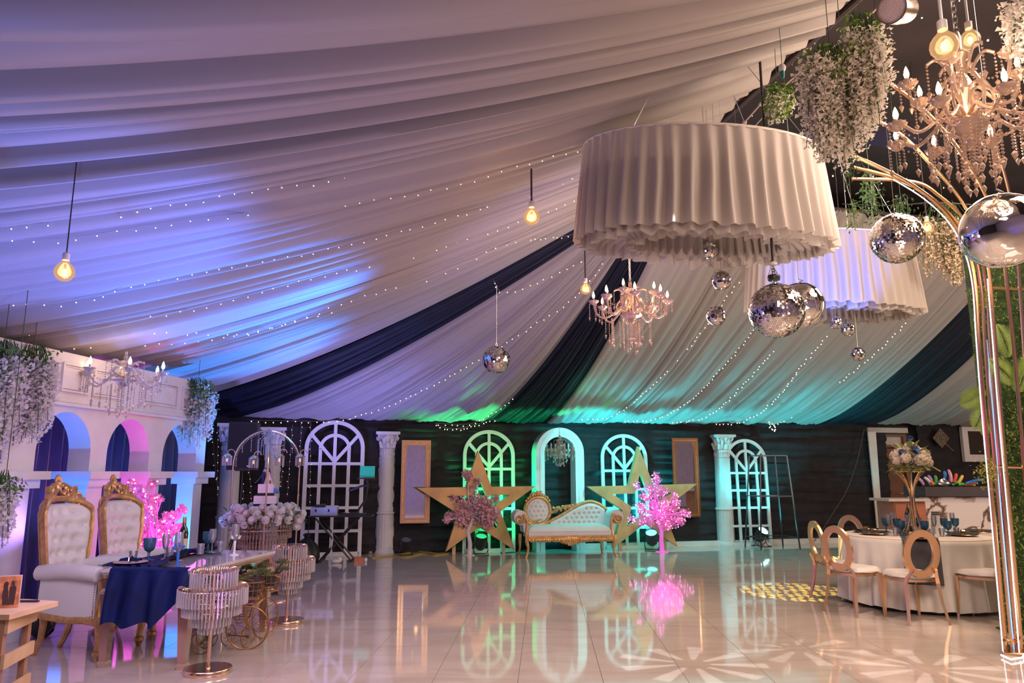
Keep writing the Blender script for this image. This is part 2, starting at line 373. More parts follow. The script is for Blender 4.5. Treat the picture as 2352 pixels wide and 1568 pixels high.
swag(0, 4.0, 26, 11, SWAG, 'pale ceiling drape in broad soft folds, nearest the camera at top left', .12)
swag(4.0, 7.4, 30, 12, SWAG, 'pale ceiling drape crossing mid picture behind the hanging bulbs, over the arcade', .075)
swag(7.4, 9.0, 26, 13, SWAG, 'blue and violet lit ceiling drape just left of the first dark band', .06)
swag(9.0, 10.0, 10, 14, NAVYD, 'leftmost dark navy ceiling drape running into the far left corner', .07)
swag(10.0, 12.0, 34, 15, SWAG, 'pale ceiling drape between the left and middle dark bands', .055)
swag(12.0, 13.0, 14, 16, NAVYD, 'middle dark navy ceiling drape behind the pink crystal chandelier', .07)
swag(13.0, 15.0, 50, 17, SWAG, 'wide pale ceiling drape between middle and right dark bands, turquoise along its hem', .06)
swag(15.0, 16.0, 12, 18, NAVYD, 'rightmost dark navy ceiling drape coming down towards the brown door', .08)
swag(16.0, 17.0, 34, 19, SWAG, 'pale ceiling drape at far right above the bar counter', .07)
# black cloth on the back wall
def cloth_u(u0, u1, w0, z0, z1, nu, nv, amp, horiz, seed, name, m, parent=None):
    def fn(a, b):
        u = u0+(u1-u0)*a; z = z0+(z1-z0)*b
        if horiz: d = amp*noise.noise(Vector((u*.35, z*9, seed)))*2+amp*.7*noise.noise(Vector((u*1.2, z*22, seed+5)))
        else: d = amp*sin(u*26+2*noise.noise(Vector((u*2, z*.6, seed))))*(.6+.4*noise.noise(Vector((u*3, 0, seed+2))))
        return RM(u, w0-d, z)
    return MB().grid(fn, nu, nv).build(name, m, parent)
tag(cloth_u(-4.6, 11.9, 14.02, .02, 2.75, 260, 90, .03, True, 3, 'black_wall_drape', BLACK), 'black cloth stretched in level ripples along the whole back wall', 'drape')
tag(cloth_u(12.75, 16.9, 14.05, .02, 2.9, 60, 60, .02, True, 8, 'black_wall_drape', BLACK), 'black cloth on wall right of the brown door, behind the bar', 'drape')
# ---- door on the right
dL = RI(*PW(2022, 1180, 14.1).xy)[0]; dR = RI(*PW(2092, 1180, 14.1).xy)[0]
def bx(mb, u0, u1, w0, w1, z0, z1): mb.slab([RM(u0, w0), RM(u1, w0), RM(u1, w1), RM(u0, w1)], z0, z1); return mb
DR = mat('brown_door', (.16, .06, .025), .35, var=.25, scale=2)
d0 = bx(MB(), dL, dR-.03, 14.14, 14.20, .02, 1.98).build('door_1', DR, smooth=False); struct(d0)
dj = bx(MB(), dL-.07, dL, 14.08, 14.24, .0, 2.3); bx(dj, dR-.03, dR+.04, 14.08, 14.24, 0, 2.3); bx(dj, dL, dR-.03, 14.08, 14.24, 2.0, 2.06); bx(dj, dL, dR-.03, 14.08, 14.24, 2.24, 2.3)
dj.build('door_frame', WOODD, d0, smooth=False)
bx(MB(), dL, dR-.03, 14.15, 14.17, 2.06, 2.24).build('transom_panel', WALLW, d0, smooth=False)
hp = RM(dR-.16, 14.12, 1.0); MB().tube([hp, hp+RM(0, -.05), hp+RM(-.12, -.05)], .012, 8).build('door_handle', CHROME, d0)
h1 = MB()
for z in (1.86, 1.72): bx(h1, dL-.012, dL+.012, 14.11, 14.145, z-.05, z+.05)
h1.build('hinge', STEEL, d0, smooth=False)
bx(MB(), dL-.23, dR+.02, 13.98, 14.1, 2.32, 2.43).build('trim_1', WALLW, smooth=False)['kind'] = 'structure'
vs = [RM(dL-.27, 13.9, .28), RM(dL-.13, 13.9, .28), RM(dL-.10, 13.9, 2.33), RM(dL-.30, 13.9, 2.33)]
tag(MB().add([p for p in vs]+[p+RM(0, .03) for p in vs], [(0, 1, 2, 3), (7, 6, 5, 4), (0, 4, 5, 1), (1, 5, 6, 2), (2, 6, 7, 3), (3, 7, 4, 0)]).build('white_lining_strip', LINEN, smooth=False), 'narrow white cloth strip hanging beside the brown door frame', 'cloth')
# white window at far right
wl = RI(*PW(2206, 1000, 14.0).xy)[0]; zt = 2.48; zb = PW(2215, 1060, 14.0).z
wf = MB(); bx(wf, wl, wl+1.6, 13.94, 14.02, zb, zb+.13); bx(wf, wl, wl+.15, 13.94, 14.02, zb+.13, zt); bx(wf, wl+1.45, wl+1.6, 13.94, 14.02, zb+.13, zt); bx(wf, wl+.15, wl+1.45, 13.94, 14.02, zt-.1, zt)
wfo = wf.build('window_1', WHITE, smooth=False); struct(wfo)
wi = MB(); bx(wi, wl+.15, wl+.18, 13.97, 14.03, zb+.13, zt-.1); bx(wi, wl+.18, wl+1.45, 13.97, 14.03, zb+.13, zb+.16); wi.build('inner_frame', WHITE, wfo, smooth=False)
bx(MB(), wl+.18, wl+1.45, 14.0, 14.02, zb+.16, zt-.1).build('pane', mat('dark_glass', (.04, .025, .02), .12), wfo, smooth=False)

# the end of the hall behind the camera, seen only in mirrors
wallbox('wall_front', -5.8, 17.2, -3.2, -3.05, 0, 6.0, mat('lilac_wall', (.46, .40, .60), .8))
# ================================================================ arcade on the left
AX = Vector((.1178, 1)).normalized(); ARZ = atan2(AX.y, AX.x); A0 = PZ(84, 1457)
def AS(px):
    r = ray(px, 1085); k = r.x/r.y; return (k*A0.y-A0.x)/(AX.x-k*AX.y)
def AL(s, t, z=0): return Vector((A0.x+AX.x*s-AX.y*t, A0.y+AX.y*s+AX.x*t, z))
ar = thing('arcade', 'tall white arcade of three round arches with panelled frieze along left side', 'arcade', A0, ARZ)
TH = .24; TOPZ = 2.6
ed = [(AS(76), AS(203)), (AS(241), AS(339)), (AS(370), AS(447))]       # openings along the front
s0, s1 = -2.6, AS(447)+.22
def arch_outline(a, b, spring, top):
    return [(a+(b-a)*(1-cos(pi*i/24))/2, spring+(top-spring)*sin(pi*i/24)) for i in range(25)]
body = MB(); xs = s0
piers = []
for (a, b) in ed:
    c = (a+b)/2; piers.append((xs, a)); pts = arch_outline(a, b, 1.64, 2.03)
    body.prism([(a, TOPZ)]+pts+[(b, TOPZ)], 0, TH)
    xs = b
piers.append((xs, s1))
for (a, b) in piers: body.prism([(a, 1.42), (b, 1.42), (b, TOPZ), (a, TOPZ)], 0, TH)
body.build('arch_wall', PLASTER, ar, sharp=.5)
for (a, b) in piers:
    a2 = max(a, -2.5)
    MB().box(((a2+b)/2, TH/2, .70), (b-a2-.02, TH-.02, 1.40)).box(((a2+b)/2, TH/2, .05), (b-a2+.05, TH+.05, .10)).build('pier', PLASTER, ar, smooth=False)
    MB().box(((a2+b)/2, TH/2, 1.425), (b-a2+.20, TH+.2, .075)).box(((a2+b)/2, TH/2, 1.35), (b-a2+.09, TH+.09, .08)).build('capital', PLASTER, ar, smooth=False)
MB().box(((s0+s1)/2, -.02, 2.10), (s1-s0, .05, .03)).box(((s0+s1)/2, -.01, 2.135), (s1-s0, .03, .03)).build('frieze_moulding', PLASTER, ar, smooth=False)
for pa, pb in ((60, 106), (116, 182), (192, 255), (312, 392), (403, 446)):
    a, b = AS(pa), AS(pb); fr = MB()
    fr.ring([(a, 2.22), (b, 2.22), (b, 2.50), (a, 2.50)], [(a+.02, 2.24), (b-.02, 2.24), (b-.02, 2.48), (a+.02, 2.48)], -.022, .01)
    fr.ring([(a+.03, 2.25), (b-.03, 2.25), (b-.03, 2.47), (a+.03, 2.47)], [(a+.038, 2.258), (b-.038, 2.258), (b-.038, 2.462), (a+.038, 2.462)], -.012, .01)
    fr.build('panel_moulding', PLASTER, ar, smooth=False)
# navy curtain behind the arches
def cur(a, b):
    s = -2.4+(s1+3.7)*a; z = .01+2.6*b; return AL(s, TH+.85+.045*sin(s*34+2.5*noise.noise(Vector((s*2, z*.5, 2))))*(1.2-.4*b), z)
tag(MB().grid(cur, 300, 14).build('navy_curtain', mat('navy_curtain_cloth', (.010, .018, .075), .55, var=.3, sheen=.5)), 'floor length navy curtain hanging in folds behind the white arches', 'curtain')
# par cans behind the piers
def parcan(loc, az, tilt, label, lit=None, sc=1.0, group=None):
    t = thing('par_light', label, 'stage light', loc, az, group)
    m = MB(); T = Matrix.Translation((0, 0, .17)) @ Matrix.Rotation(tilt, 4, 'X'); m.m = T
    m.lathe([(.0, -.10), (.05, -.10), (.075, -.07), (.085, -.03), (.085, .10), (.09, .10), (.09, .115), (.082, .115), (.080, .09), (0, .09)], n=20)
    m.build('housing', BLK, t)
    g = MB(); g.m = T; g.lathe([(0, .094), (.078, .094), (.078, .10), (0, .10)], n=20); g.build('lens', lit or mat('dull_lens', (.1, .12, .13), .1), t)
    b = MB()
    for s in (-1, 1):
        b.tube([(s*.10, .0, .17), (s*.105, 0, .06), (s*.09, .07, .008), (s*.09, .14, .006)], .006, 6); b.tube([(s*.105, 0, .06), (s*.09, -.07, .008), (s*.09, -.12, .006)], .006, 6)
    b.tube([(-.09, .14, .006), (.09, .14, .006)], .006, 6); b.tube([(-.09, -.12, .006), (.09, -.12, .006)], .006, 6)
    b.build('floor_yoke', BLK, t); t.scale = (sc,)*3
    return t
def lens(name, c, s): return mat(name, c, .3, em=c, es=s)
parcan(AL(ed[0][0]+.22, .52), ARZ-pi/2, -.5, 'black stage light on floor behind first throne in first arch', lens('lens_blue', (.1, .55, 1), 4))
parcan(AL(ed[1][0]+.16, .5), ARZ-pi/2, -.5, 'black stage light on floor in the middle arch', lens('lens_pink', (1, .2, .8), 3))
parcan(AL(ed[2][0]+.12, .5), ARZ-pi/2, -.5, 'black stage light on floor in the farthest arch', lens('lens_cyan', (.1, .75, 1), 4))
for k, (cl, pw) in enumerate(((BLUE, 0), (PINK, 0), ((.02, .4, 1), 0))):
    a, b = ed[k]; p = AL(a+.12, .10, .25); q = AL(b, .2, 1.6)
    light('SPOT', p, ((.0, .22, 1), (1, .10, .80), (.01, .28, 1))[k], (120, 65, 120)[k], q, .03, 110)
light('SPOT', AL(ed[0][0]+.1, -.15, .9), (.35, .2, 1), 25, AL(ed[0][0]-.6, 0, 1.2), .1, 90)
light('POINT', AL(ed[0][0]+.5, .95, .5), (.22, .04, 1), 16, size=.1)
# ================================================================ thrones
def scroll(cx, cz, r, turns=1.4, n=22, dirn=1, a0=0):
    return [(cx+r*(1-.8*i/n)*cos(a0+dirn*2*pi*turns*i/n), cz+r*(1-.8*i/n)*sin(a0+dirn*2*pi*turns*i/n)) for i in range(n+1)]
def tufted(fn, nu, nv, btn, dep, thick):
    """grid pushed in at the buttons; fn(a,b)->(pos, normal)"""
    def f(a, b):
        p, n = fn(a, b); d = 0
        for (ua, ub) in btn:
            r2 = ((a-ua)*1.0)**2*60+((b-ub)*1.9)**2*60; d -= dep*math.exp(-r2*2.2)
        e = min(a, 1-a, b, 1-b); puff = thick*min(1, (max(0, e)*9))**.5
        return Vector(p)+Vector(n)*(puff+d)
    return f
NAIL = mat('brass_nail', (.65, .45, .25), .3, 1)
def throne(label, loc, rz):
    t = thing('throne_chair', label, 'chair', loc, rz, None)           # faces +x, near arm at -y
    # backrest: half width profile by height, gently wrapped
    def hw(z): return .24+.095*sin(max(0, min(1, (z-.55)/.75))*pi*.62)**1.2
    def bp(y, z): return Vector((-.26-.14*(z-.45)+.10*(y/.3)**2*.7, y, z))
    def fn(a, b):
        z = .50+b*.69; wd = hw(z)*(1 if b < .86 else sqrt(max(0.02, 1-((b-.86)/.16)**2))); y = (a*2-1)*wd
        return bp(y, z), (1, 0, .12)
    btn = [((i+.5+(.5 if j % 2 else 0))/4, (j+.6)/6.3) for j in range(6) for i in range(4 if j % 2 == 0 else 3)]
    MB().grid(tufted(fn, 44, 64, btn, .03, .045), 44, 64).build('back_cushion', CREAM, t, sharp=3)
    rear = MB().grid(lambda a, b: fn(a, b)[0]+Vector((-.045, 0, 0)), 10, 20).build('back_shell', GOLDP, t)
    bt = MB()
    for (a, b) in btn: p, n = fn(a, b); bt.ball(p+Vector((.022, 0, 0)), .008, 6, 4)
    stuff(bt.build('buttons', CREAM, t))
    side = []
    for i in range(25): z = .46+i/24*.66; side.append(z)
    pl = [bp(-hw(z)-.015, z)+Vector((-.01, 0, 0)) for z in side]; top = [bp((hw(1.12)+.01)*-cos(pi*i/18), 1.12+.11*sin(pi*i/18)) for i in range(1, 18)]
    pr = [bp(hw(z)+.015, z)+Vector((-.01, 0, 0)) for z in side][::-1]
    MB().tube(pl+top+pr, .026, 8, sq=(1, 1.3)).build('back_frame', GOLDP, t)
    MB().tube([p+Vector((-.035, 0, 0)) for p in pl+top+pr], .018, 6).build('outer_moulding', GOLDP, t)
    # carved crest with pierced scrolls
    cr = MB()
    for s in (-1, 1):
        for (cx, cz, r, d, a0) in ((.065, 1.325, .062, 1, 2.2), (.15, 1.305, .06, -1, .5), (.225, 1.25, .055, 1, 2.4), (.10, 1.255, .04, -1, 3), (.265, 1.18, .045, 1, 1), (.19, 1.23, .03, 1, 4)):
            pts = scroll(cx, cz, r, 1.1, 14, d, a0); cr.tube([bp(s*x, z) for x, z in pts], [.021*(1-.5*i/14) for i in range(15)], 6)
        for k in range(6): a = .25+k*.24; cr.ball(bp(s*.235*sin(a), 1.155+.19*cos(a)), (.018, .024, .020), 6, 5)
        cr.tube([bp(s*.02, 1.36), bp(s*.09, 1.345), bp(s*.17, 1.30), bp(s*.24, 1.22)], [.014, .02, .018, .012], 6)
    for k in range(-3, 4): a = k*.33; cr.ball(bp(.045*sin(a), 1.365+.04*cos(a)), (.014, .012, .03), 6, 5)
    cr.ball(bp(0, 1.35), (.03, .03, .04), 8, 6); cr.build('carved_crest', GOLDP, t)
    # seat and arms
    def seat(a, b):
        x = -.27+a*.60; y = (b*2-1)*.26; e = min(a, 1-a, b, 1-b); return Vector((x, y, .44+.05*min(1, e*7)**.5))
    MB().grid(seat, 16, 16).box((.02, 0, .39), (.58, .53, .12)).build('seat', CREAM, t)
    for s in (-1, 1):
        ap = MB()
        def pan(a, b, s=s): return Vector((-.27+a*.53, s*(.285+.012*sin(pi*b)), .33+.30*b-.03*sin(pi*a)*(1-b)))
        ap.grid(pan, 12, 8); ap.grid(lambda a, b, s=s: pan(a, b)+Vector((0, -s*.05, 0)), 12, 4)
        ap.build('arm_panel', CREAM, t)
        def roll(a, b, s=s):
            x = -.29+a*.56; an = 2*pi*b; r = .060+.006*noise.noise(Vector((a*9, b*5, 1)))+.012*max(0, a-.85)*6*0; return Vector((x, s*.30+r*cos(an)*1.15, .655+r*sin(an)+.02*sin(a*3)))
        ro = MB().grid(roll, 24, 14, cv=True); ro.ball((.27, s*.30, .655), (.03, .072, .062), 10, 8); ro.build('arm_roll', CREAM, t)
        nl = MB()
        for k in range(15): nl.ball((.245, s*.295, .36+k*.018), .0065, 5, 4)
        for k in range(24): a = k/23; p = pan(a*.96, 0); nl.ball(p+Vector((0, s*.004, .012)), .0065, 5, 4)
        stuff(nl.build('nail_heads', NAIL, t))
        po = MB(); po.tube([(.30, s*.30, .60), (.315, s*.30, .52), (.29, s*.29, .42), (.285, s*.285, .34), (.30, s*.285, .29)], [.024, .022, .018, .026, .03], 8)
        po.tube([(.31+x_, s*.30, z_) for x_, z_ in scroll(0, .625, .035, 1.3, 14, s and 1, 3)], .014, 6); po.build('arm_post', GOLDP, t)
        MB().tube([(-.29, s*.28, .335), (-.15, s*.285, .315), (0, s*.285, .30), (.15, s*.285, .305), (.29, s*.28, .29)], [.02]*5, 8, sq=(1, 1.4)).build('side_rail', GOLDP, t)
        lg = MB(); lg.tube([(.29, s*.27, .33), (.31, s*.275, .26), (.31, s*.275, .18), (.295, s*.27, .10), (.295, s*.27, .065)], [.042, .040, .032, .022, .020], 8)
        lg.lathe([(.018, .0), (.022, .02), (.026, .035), (.038, .05), (.036, .075), (.02, .085)], (.298, s*.27, 0), 10)
        for k in range(5): lg.ball((.335-.003*k, s*.275, .30-.03*k), (.012, .018, .018), 6, 4)
        lg.build('leg', GOLDP, t)
        MB().tube([(-.27, s*.20, .34), (-.265, s*.195, .24), (-.28, s*.19, .13), (-.33, s*.185, .02), (-.335, s*.185, 0)], [.034, .030, .026, .024, .024], 6).build('leg', GOLDP, t)
    MB().tube([(.305, y_, .30-.025*cos(y_*22)*.6) for y_ in [-.27+.54*k/12 for k in range(13)]], .03, 8, sq=(.7, 1.2)).build('front_rail', GOLDP, t)
    for o in t.children:
        for v in o.data.vertices: v.co.y *= .8+.2*max(0, min(1, (v.co.x+.3)/.6))
    return t
TZ = atan2(-.1178, 1)
throne('tufted cream throne with carved gold frame, nearest the camera', (-3.50, 6.37, 0), TZ)
throne('tufted cream throne with carved gold frame, behind the nearer throne', (-3.43, 7.12, 0), TZ)
# ================================================================ mirrored table
MIR = mat('bevelled_mirror', (.62, .60, .60), .04, 1, var=.02); CHAMP = mat('champagne_trim', (.66, .46, .34), .35, .6)
tb = thing('mirrored_table', 'long mirrored table with champagne trim in front of the thrones', 'table', (-2.70, 6.55, 0), TZ)
TW, TL, TT = .74, 1.46, .72
MB().box((0, 0, TT-.012), (TW, TL, .024)).build('table_top', mat('pale_glass_top', (.62, .55, .60), .06, 0, coat=.5, var=.03), tb, smooth=False)
MB().box((0, 0, TT-.034), (TW-.01, TL-.01, .02)).box((0, 0, TT-.055), (TW-.05, TL-.05, .022)).build('top_moulding', CHAMP, tb, smooth=False)
for (x, y, a, b) in ((0, -TL/2+.05, TW-.14, .02), (0, TL/2-.05, TW-.14, .02), (TW/2-.05, 0, .02, TL-.14), (-TW/2+.05, 0, .02, TL-.14)):
    MB().box((x, y, TT-.115), (a, b, .10)).build('apron_mirror', MIR, tb, smooth=False)
    MB().box((x, y, TT-.172), (a, b+.006, .012)).build('apron_trim', CHAMP, tb, smooth=False)
for sx in (-1, 1):
    for sy in (-1, 1):
        c = (sx*(TW/2-.055), sy*(TL/2-.055)); lg = MB()
        def fr(z0, w0, z1, w1):
            vs = [(c[0]+i*w0/2, c[1]+j*w0/2, z0) for i, j in ((-1, -1), (1, -1), (1, 1), (-1, 1))]+[(c[0]+i*w1/2, c[1]+j*w1/2, z1) for i, j in ((-1, -1), (1, -1), (1, 1), (-1, 1))]
            lg.add(vs, [(3, 2, 1, 0), (4, 5, 6, 7)]+[(k, (k+1) % 4, (k+1) % 4+4, k+4) for k in range(4)])
        lg.k = 0; fr(.045, .055, .535, .095); fr(.575, .085, TT-.066, .085); lg.k = 1; fr(0, .055, .03, .07); fr(.03, .075, .048, .062); fr(.535, .11, .555, .105); fr(.555, .10, .577, .085)
        for k in range(3):
            lg.k = 0; fr_z = .61
        lg.build('leg', None, tb, smooth=False, mats=[MIR if sx > 0 and sy > 5 else mat('rose_mirror', (.70, .42, .36), .12, .85), CHAMP])
# ---- navy satin cloth: runner on top, falling over the near left corner
TM = Matrix.Translation((-2.70, 6.55, 0)) @ Matrix.Rotation(TZ, 4, 'Z')
def cloth(a, b):
    # a: along table 0 near .. 1 far; b: 0 right edge .. 1 left edge
    y = -TL/2-.02+a*(TL+.0); r_edge = -.02+.20*max(0, 1-a*3.2)-.12*min(1, a*1.4); x = r_edge+(-TW/2-.02-r_edge)*b
    n = noise.noise(Vector((x*9, y*6, 3))); f = .012+.022*abs(n)+.014*sin(x*38+3*noise.noise(Vector((y*3, 1, 1))))**2
    return TM @ Vector((x, y, TT+f+(.05*math.exp(-((b-.02)/.07)**2)*(.6+.6*noise.noise(Vector((y*5, 0, 0)))))))
def fall(a, b):
    # near end drop: a from left to right, b down
    x = -TW/2+.12+a*(TW*.84); g = sin(a*21+1.2*sin(b*2)); hemz = .335-.06*a*0+.02*sin(a*17); hemz += .24*max(0, a-.62)/.38
    top = TT+.03; d = .035+.035*b+.028*g*min(1, b*2.2)
    xx = x+.06*b*(a-.35)+.018*sin(a*13+2)*b
    if b < .12: return TM @ Vector((x, -TL/2-.02-.05*sin(b/.12*pi/2), TT+.028-.02*(b/.12)))
    bb = (b-.12)/.88
    return TM @ Vector((xx, -TL/2-.03-d, top-.02-(top-.02-hemz)*bb))
def sag_r(a, b):
    # slack swag on the right hand side between the near corner and the runner
    y = -TL/2+.02+a*.55; x = .19-.16*a+b*.0; 
    return TM @ Vector((.16-.1*a+.07*sin(b*pi)+.0, y-.03, TT+.03+.07*sin(b*pi)*(1-.5*a)-.03*b))
nc = MB(); nc.grid(cloth, 70, 40); nc.grid(fall, 90, 26)
tag(nc.build('navy_cloth', NAVY, sharp=2), 'navy satin cloth draped along mirrored table and over its near end', 'tablecloth')
# ---- tableware builders
def goblet(loc, label, m=None, sc=1.0, group='blue goblets on the round table'):
    t = thing('goblet', label, 'glass', loc, random.uniform(0, 3), group)
    MB().lathe([(.034, 0), (.034, .004), (.012, .010), (.007, .02), (.011, .032), (.007, .042), (.010, .055), (.012, .06)], n=14).build('stem', m or GLASSB, t)
    MB().lathe([(.012, .06), (.030, .072), (.039, .095), (.042, .13), (.043, .155), (.040, .155), (.036, .10), (.012, .068)], n=24, flute=.035, fn=8).build('bowl', m or GLASSB, t)
    t.scale = (sc,)*3; return t
def flute(loc, label, group, m=None, sc=1.0):
    t = thing('champagne_flute', label, 'glass', loc, 0, group)
    MB().lathe([(.032, 0), (.031, .003), (.006, .008), (.005, .07), (.008, .08)], n=12).build('stem', m or THIN, t)
    MB().lathe([(.008, .08), (.022, .10), (.029, .14), (.027, .205), (.0255, .205), (.026, .14), (.008, .086)], n=16).build('bowl', m or THIN, t)
    t.scale = (sc,)*3; return t
def tumbler(loc, label, group, sc=1.0):
    o = MB().lathe([(.026, 0), (.034, .09), (.032, .09), (.025, .008), (0, .008)], n=14).build('tumbler', THIN); o.location = loc; o.scale = (sc,)*3; return tag(o, label, 'glass', group)
def bottle(loc, label, glassc=(.02, .03, .02), lab=(.55, .45, .32), cap=(.55, .3, .12)):
    t = thing('wine_bottle', label, 'bottle', loc, 0)
    MB().lathe([(0, 0), (.036, 0), (.038, .01), (.038, .19), (.030, .225), (.016, .25), (.0145, .30)], n=18).build('body', mat('bottle_glass', glassc, .08), t)
    MB().lathe([(.0385, .06), (.0385, .145)], n=18).build('label', mat('bottle_label', lab, .7), t)
    MB().lathe([(.0155, .245), (.0155, .325), (0, .325)], n=12).build('capsule', mat('foil', cap, .3, .8), t); return t
def top(x, y, z=0): return TM @ Vector((x, y, TT+z))
bottle(top(-.18, .06, .02), 'dark wine bottle with gold foil among glasses on the mirrored table')
goblet(top(-.25, -.32, .02), 'blue ribbed goblet nearest the first throne on navy cloth', sc=1.15, group='blue goblets on the mirrored table')
goblet(top(-.12, .38, .02), 'blue ribbed goblet beyond the wine bottle on navy cloth', sc=1.15, group='blue goblets on the mirrored table')
flute(top(-.17, -.22, .02), 'clear champagne flute beside the near blue goblet', 'clear flutes on the mirrored table')
flute(top(-.06, .34, .02), 'clear champagne flute behind the blue bridal flute', 'clear flutes on the mirrored table')
tumbler(top(-.30, -.45, .02), 'clear tumbler in front of the near blue goblet', 'tumblers on the mirrored table')
tumbler(top(-.20, -.10, .02), 'clear tumbler just left of the wine bottle', 'tumblers on the mirrored table')
tumbler(top(-.08, .18, .02), 'clear tumbler just right of the wine bottle', 'tumblers on the mirrored table')
tumbler(top(-.02, .42, .02), 'clear tumbler farthest along the mirrored table', 'tumblers on the mirrored table')
# bridal flutes
def bridal(loc, label, m, deco):
    t = thing('wedding_flute', label, 'glass', loc)
    MB().lathe([(.045, 0), (.045, .006), (.012, .014), (.009, .05), (.012, .12), (.013, .125)], n=14).build('stem', m, t)
    MB().lathe([(.013, .125), (.030, .15), (.034, .18), (.031, .25), (.034, .27), (.032, .27), (.028, .24), (.012, .13)], n=16).build('bowl', THIN, t)
    d = MB(); rr = random.Random(5)
    for k in range(9): d.ball((.03*cos(k*.5)+.012, -.02+.03*sin(k*2.1), .15+.012*(k % 4)), (.013, .009, .010), 6, 4)
    d.build('ribbon_bow', deco, t); return t
bridal(top(.17, -.60), 'clear wedding flute with bright blue stem at table near end', mat('blue_enamel', (.03, .16, .55), .2), mat('blue_ribbon', (.02, .12, .5), .5))
bridal(top(.16, .33), 'clear wedding flute with white stem and white bow', mat('white_enamel', (.85, .8, .8), .25), WHITE)
pl = thing('dinner_plate', 'dark plate with folded napkin on near end of mirrored table', 'plate', top(-.22, -.60, .03))
MB().lathe([(0, 0), (.09, 0), (.125, .012), (.12, .016), (.09, .006), (0, .006)], n=28).build('charger', mat('rose_charger', (.75, .5, .42), .25, .7), pl)
MB().grid(lambda a, b: Vector((-.08+.16*a, -.03+.06*b+.01*sin(a*6), .02+.028*sin(pi*b)*(.6+.4*sin(pi*a)))), 16, 10).build('napkin', NAVY, pl)
MB().tube([(.0, -.035, .02), (.0, -.03, .045), (0, 0, .058), (0, .03, .045), (0, .035, .02)], .006, 6).build('napkin_ring', GOLD, pl)
# ================================================================ crystal floor lamps
def lamp(label, loc):
    t = thing('crystal_lamp', label, 'floor lamp', loc)
    MB().lathe([(0, 0), (.165, 0), (.17, .006), (.17, .034), (.165, .040), (.02, .040), (.018, .05), (0, .05)], n=48).build('base', ROSE, t)
    MB().tube([(0, 0, .04), (0, 0, .72)], .0135, 12).build('pole', ROSE, t)
    for (r, zt, ln, n) in ((.165, .745, .12, 42), (.245, .625, .115, 60), (.205, .545, .11, 50), (.135, .465, .105, 34), (.085, .405, .10, 22)):
        tr = MB().tube([(r*cos(2*pi*k/40), r*sin(2*pi*k/40), zt-.03) for k in range(40)], .004, 5, True)
        for k in range(n):
            a = 2*pi*k/n; c, s = cos(a), sin(a)
            tr.tube([((r-.05)*c, (r-.05)*s, zt-.03), ((r-.042)*c, (r-.042)*s, zt-.008), ((r-.02)*c, (r-.02)*s, zt), ((r-.002)*c, (r-.002)*s, zt-.008), (r*c, r*s, zt-.022)], .003, 5)
        for k in range(4): a = pi/2*k; tr.tube([(0, 0, zt-.03), (r*cos(a), r*sin(a), zt-.03)], .004, 5)
        tr = tr.build('hook_ring', ROSE, t)
        ro = MB()
        for k in range(n):
            a = 2*pi*k/n; ro.box((r*cos(a), r*sin(a), zt-.024-ln/2), (.013, .009, ln), a)
        stuff(ro.build('glass_rods', crystal('rod_crystal', (1, .92, .92), .40, .12), tr, smooth=False))
    return t
lamp('tiered crystal lamp on round rose gold foot, nearer the camera', PZ(477, 1545, 0))
lamp('tiered crystal lamp on round rose gold foot, beyond the tricycle planters', PZ(657, 1431, 0))
# ================================================================ tricycle planters with bonsai
RUST = mat('antique_gold_iron', (.32, .17, .07), .4, .7, var=.25, scale=25)
def wheel(mb, c, r, ax, spokes=8, th=.007):
    ax = Vector(ax).normalized(); u = ax.cross(Vector((0, 0, 1))).normalized(); v = Vector((0, 0, 1)); c = Vector(c)
    mb.tube([c+u*r*cos(2*pi*k/32)+v*r*sin(2*pi*k/32) for k in range(32)], th, 6, True)
    for k in range(spokes):
        a = 2*pi*k/spokes; a2 = a+.5
        mb.tube([c, c+(u*cos(a2)+v*sin(a2))*r*.55, c+(u*cos(a)+v*sin(a))*r*.97], th*.42, 4)
    mb.tube([c-ax*.014, c+ax*.014], .014, 8)
def basket(mb, c, r, h, n=14):
    x, y, z = c
    for (k, q) in ((0, 1), (.5, .9), (1, .78)): mb.tube([(x+r*q*cos(2*pi*i/24), y+r*q*sin(2*pi*i/24), z-h*k) for i in range(24)], .006 if k == 0 else .004, 5, True)
    for i in range(n): a = 2*pi*i/n; mb.tube([(x+r*cos(a), y+r*sin(a), z), (x+r*.93*cos(a), y+r*.93*sin(a), z-h*.5), (x+r*.78*cos(a), y+r*.78*sin(a), z-h)], .003, 4)
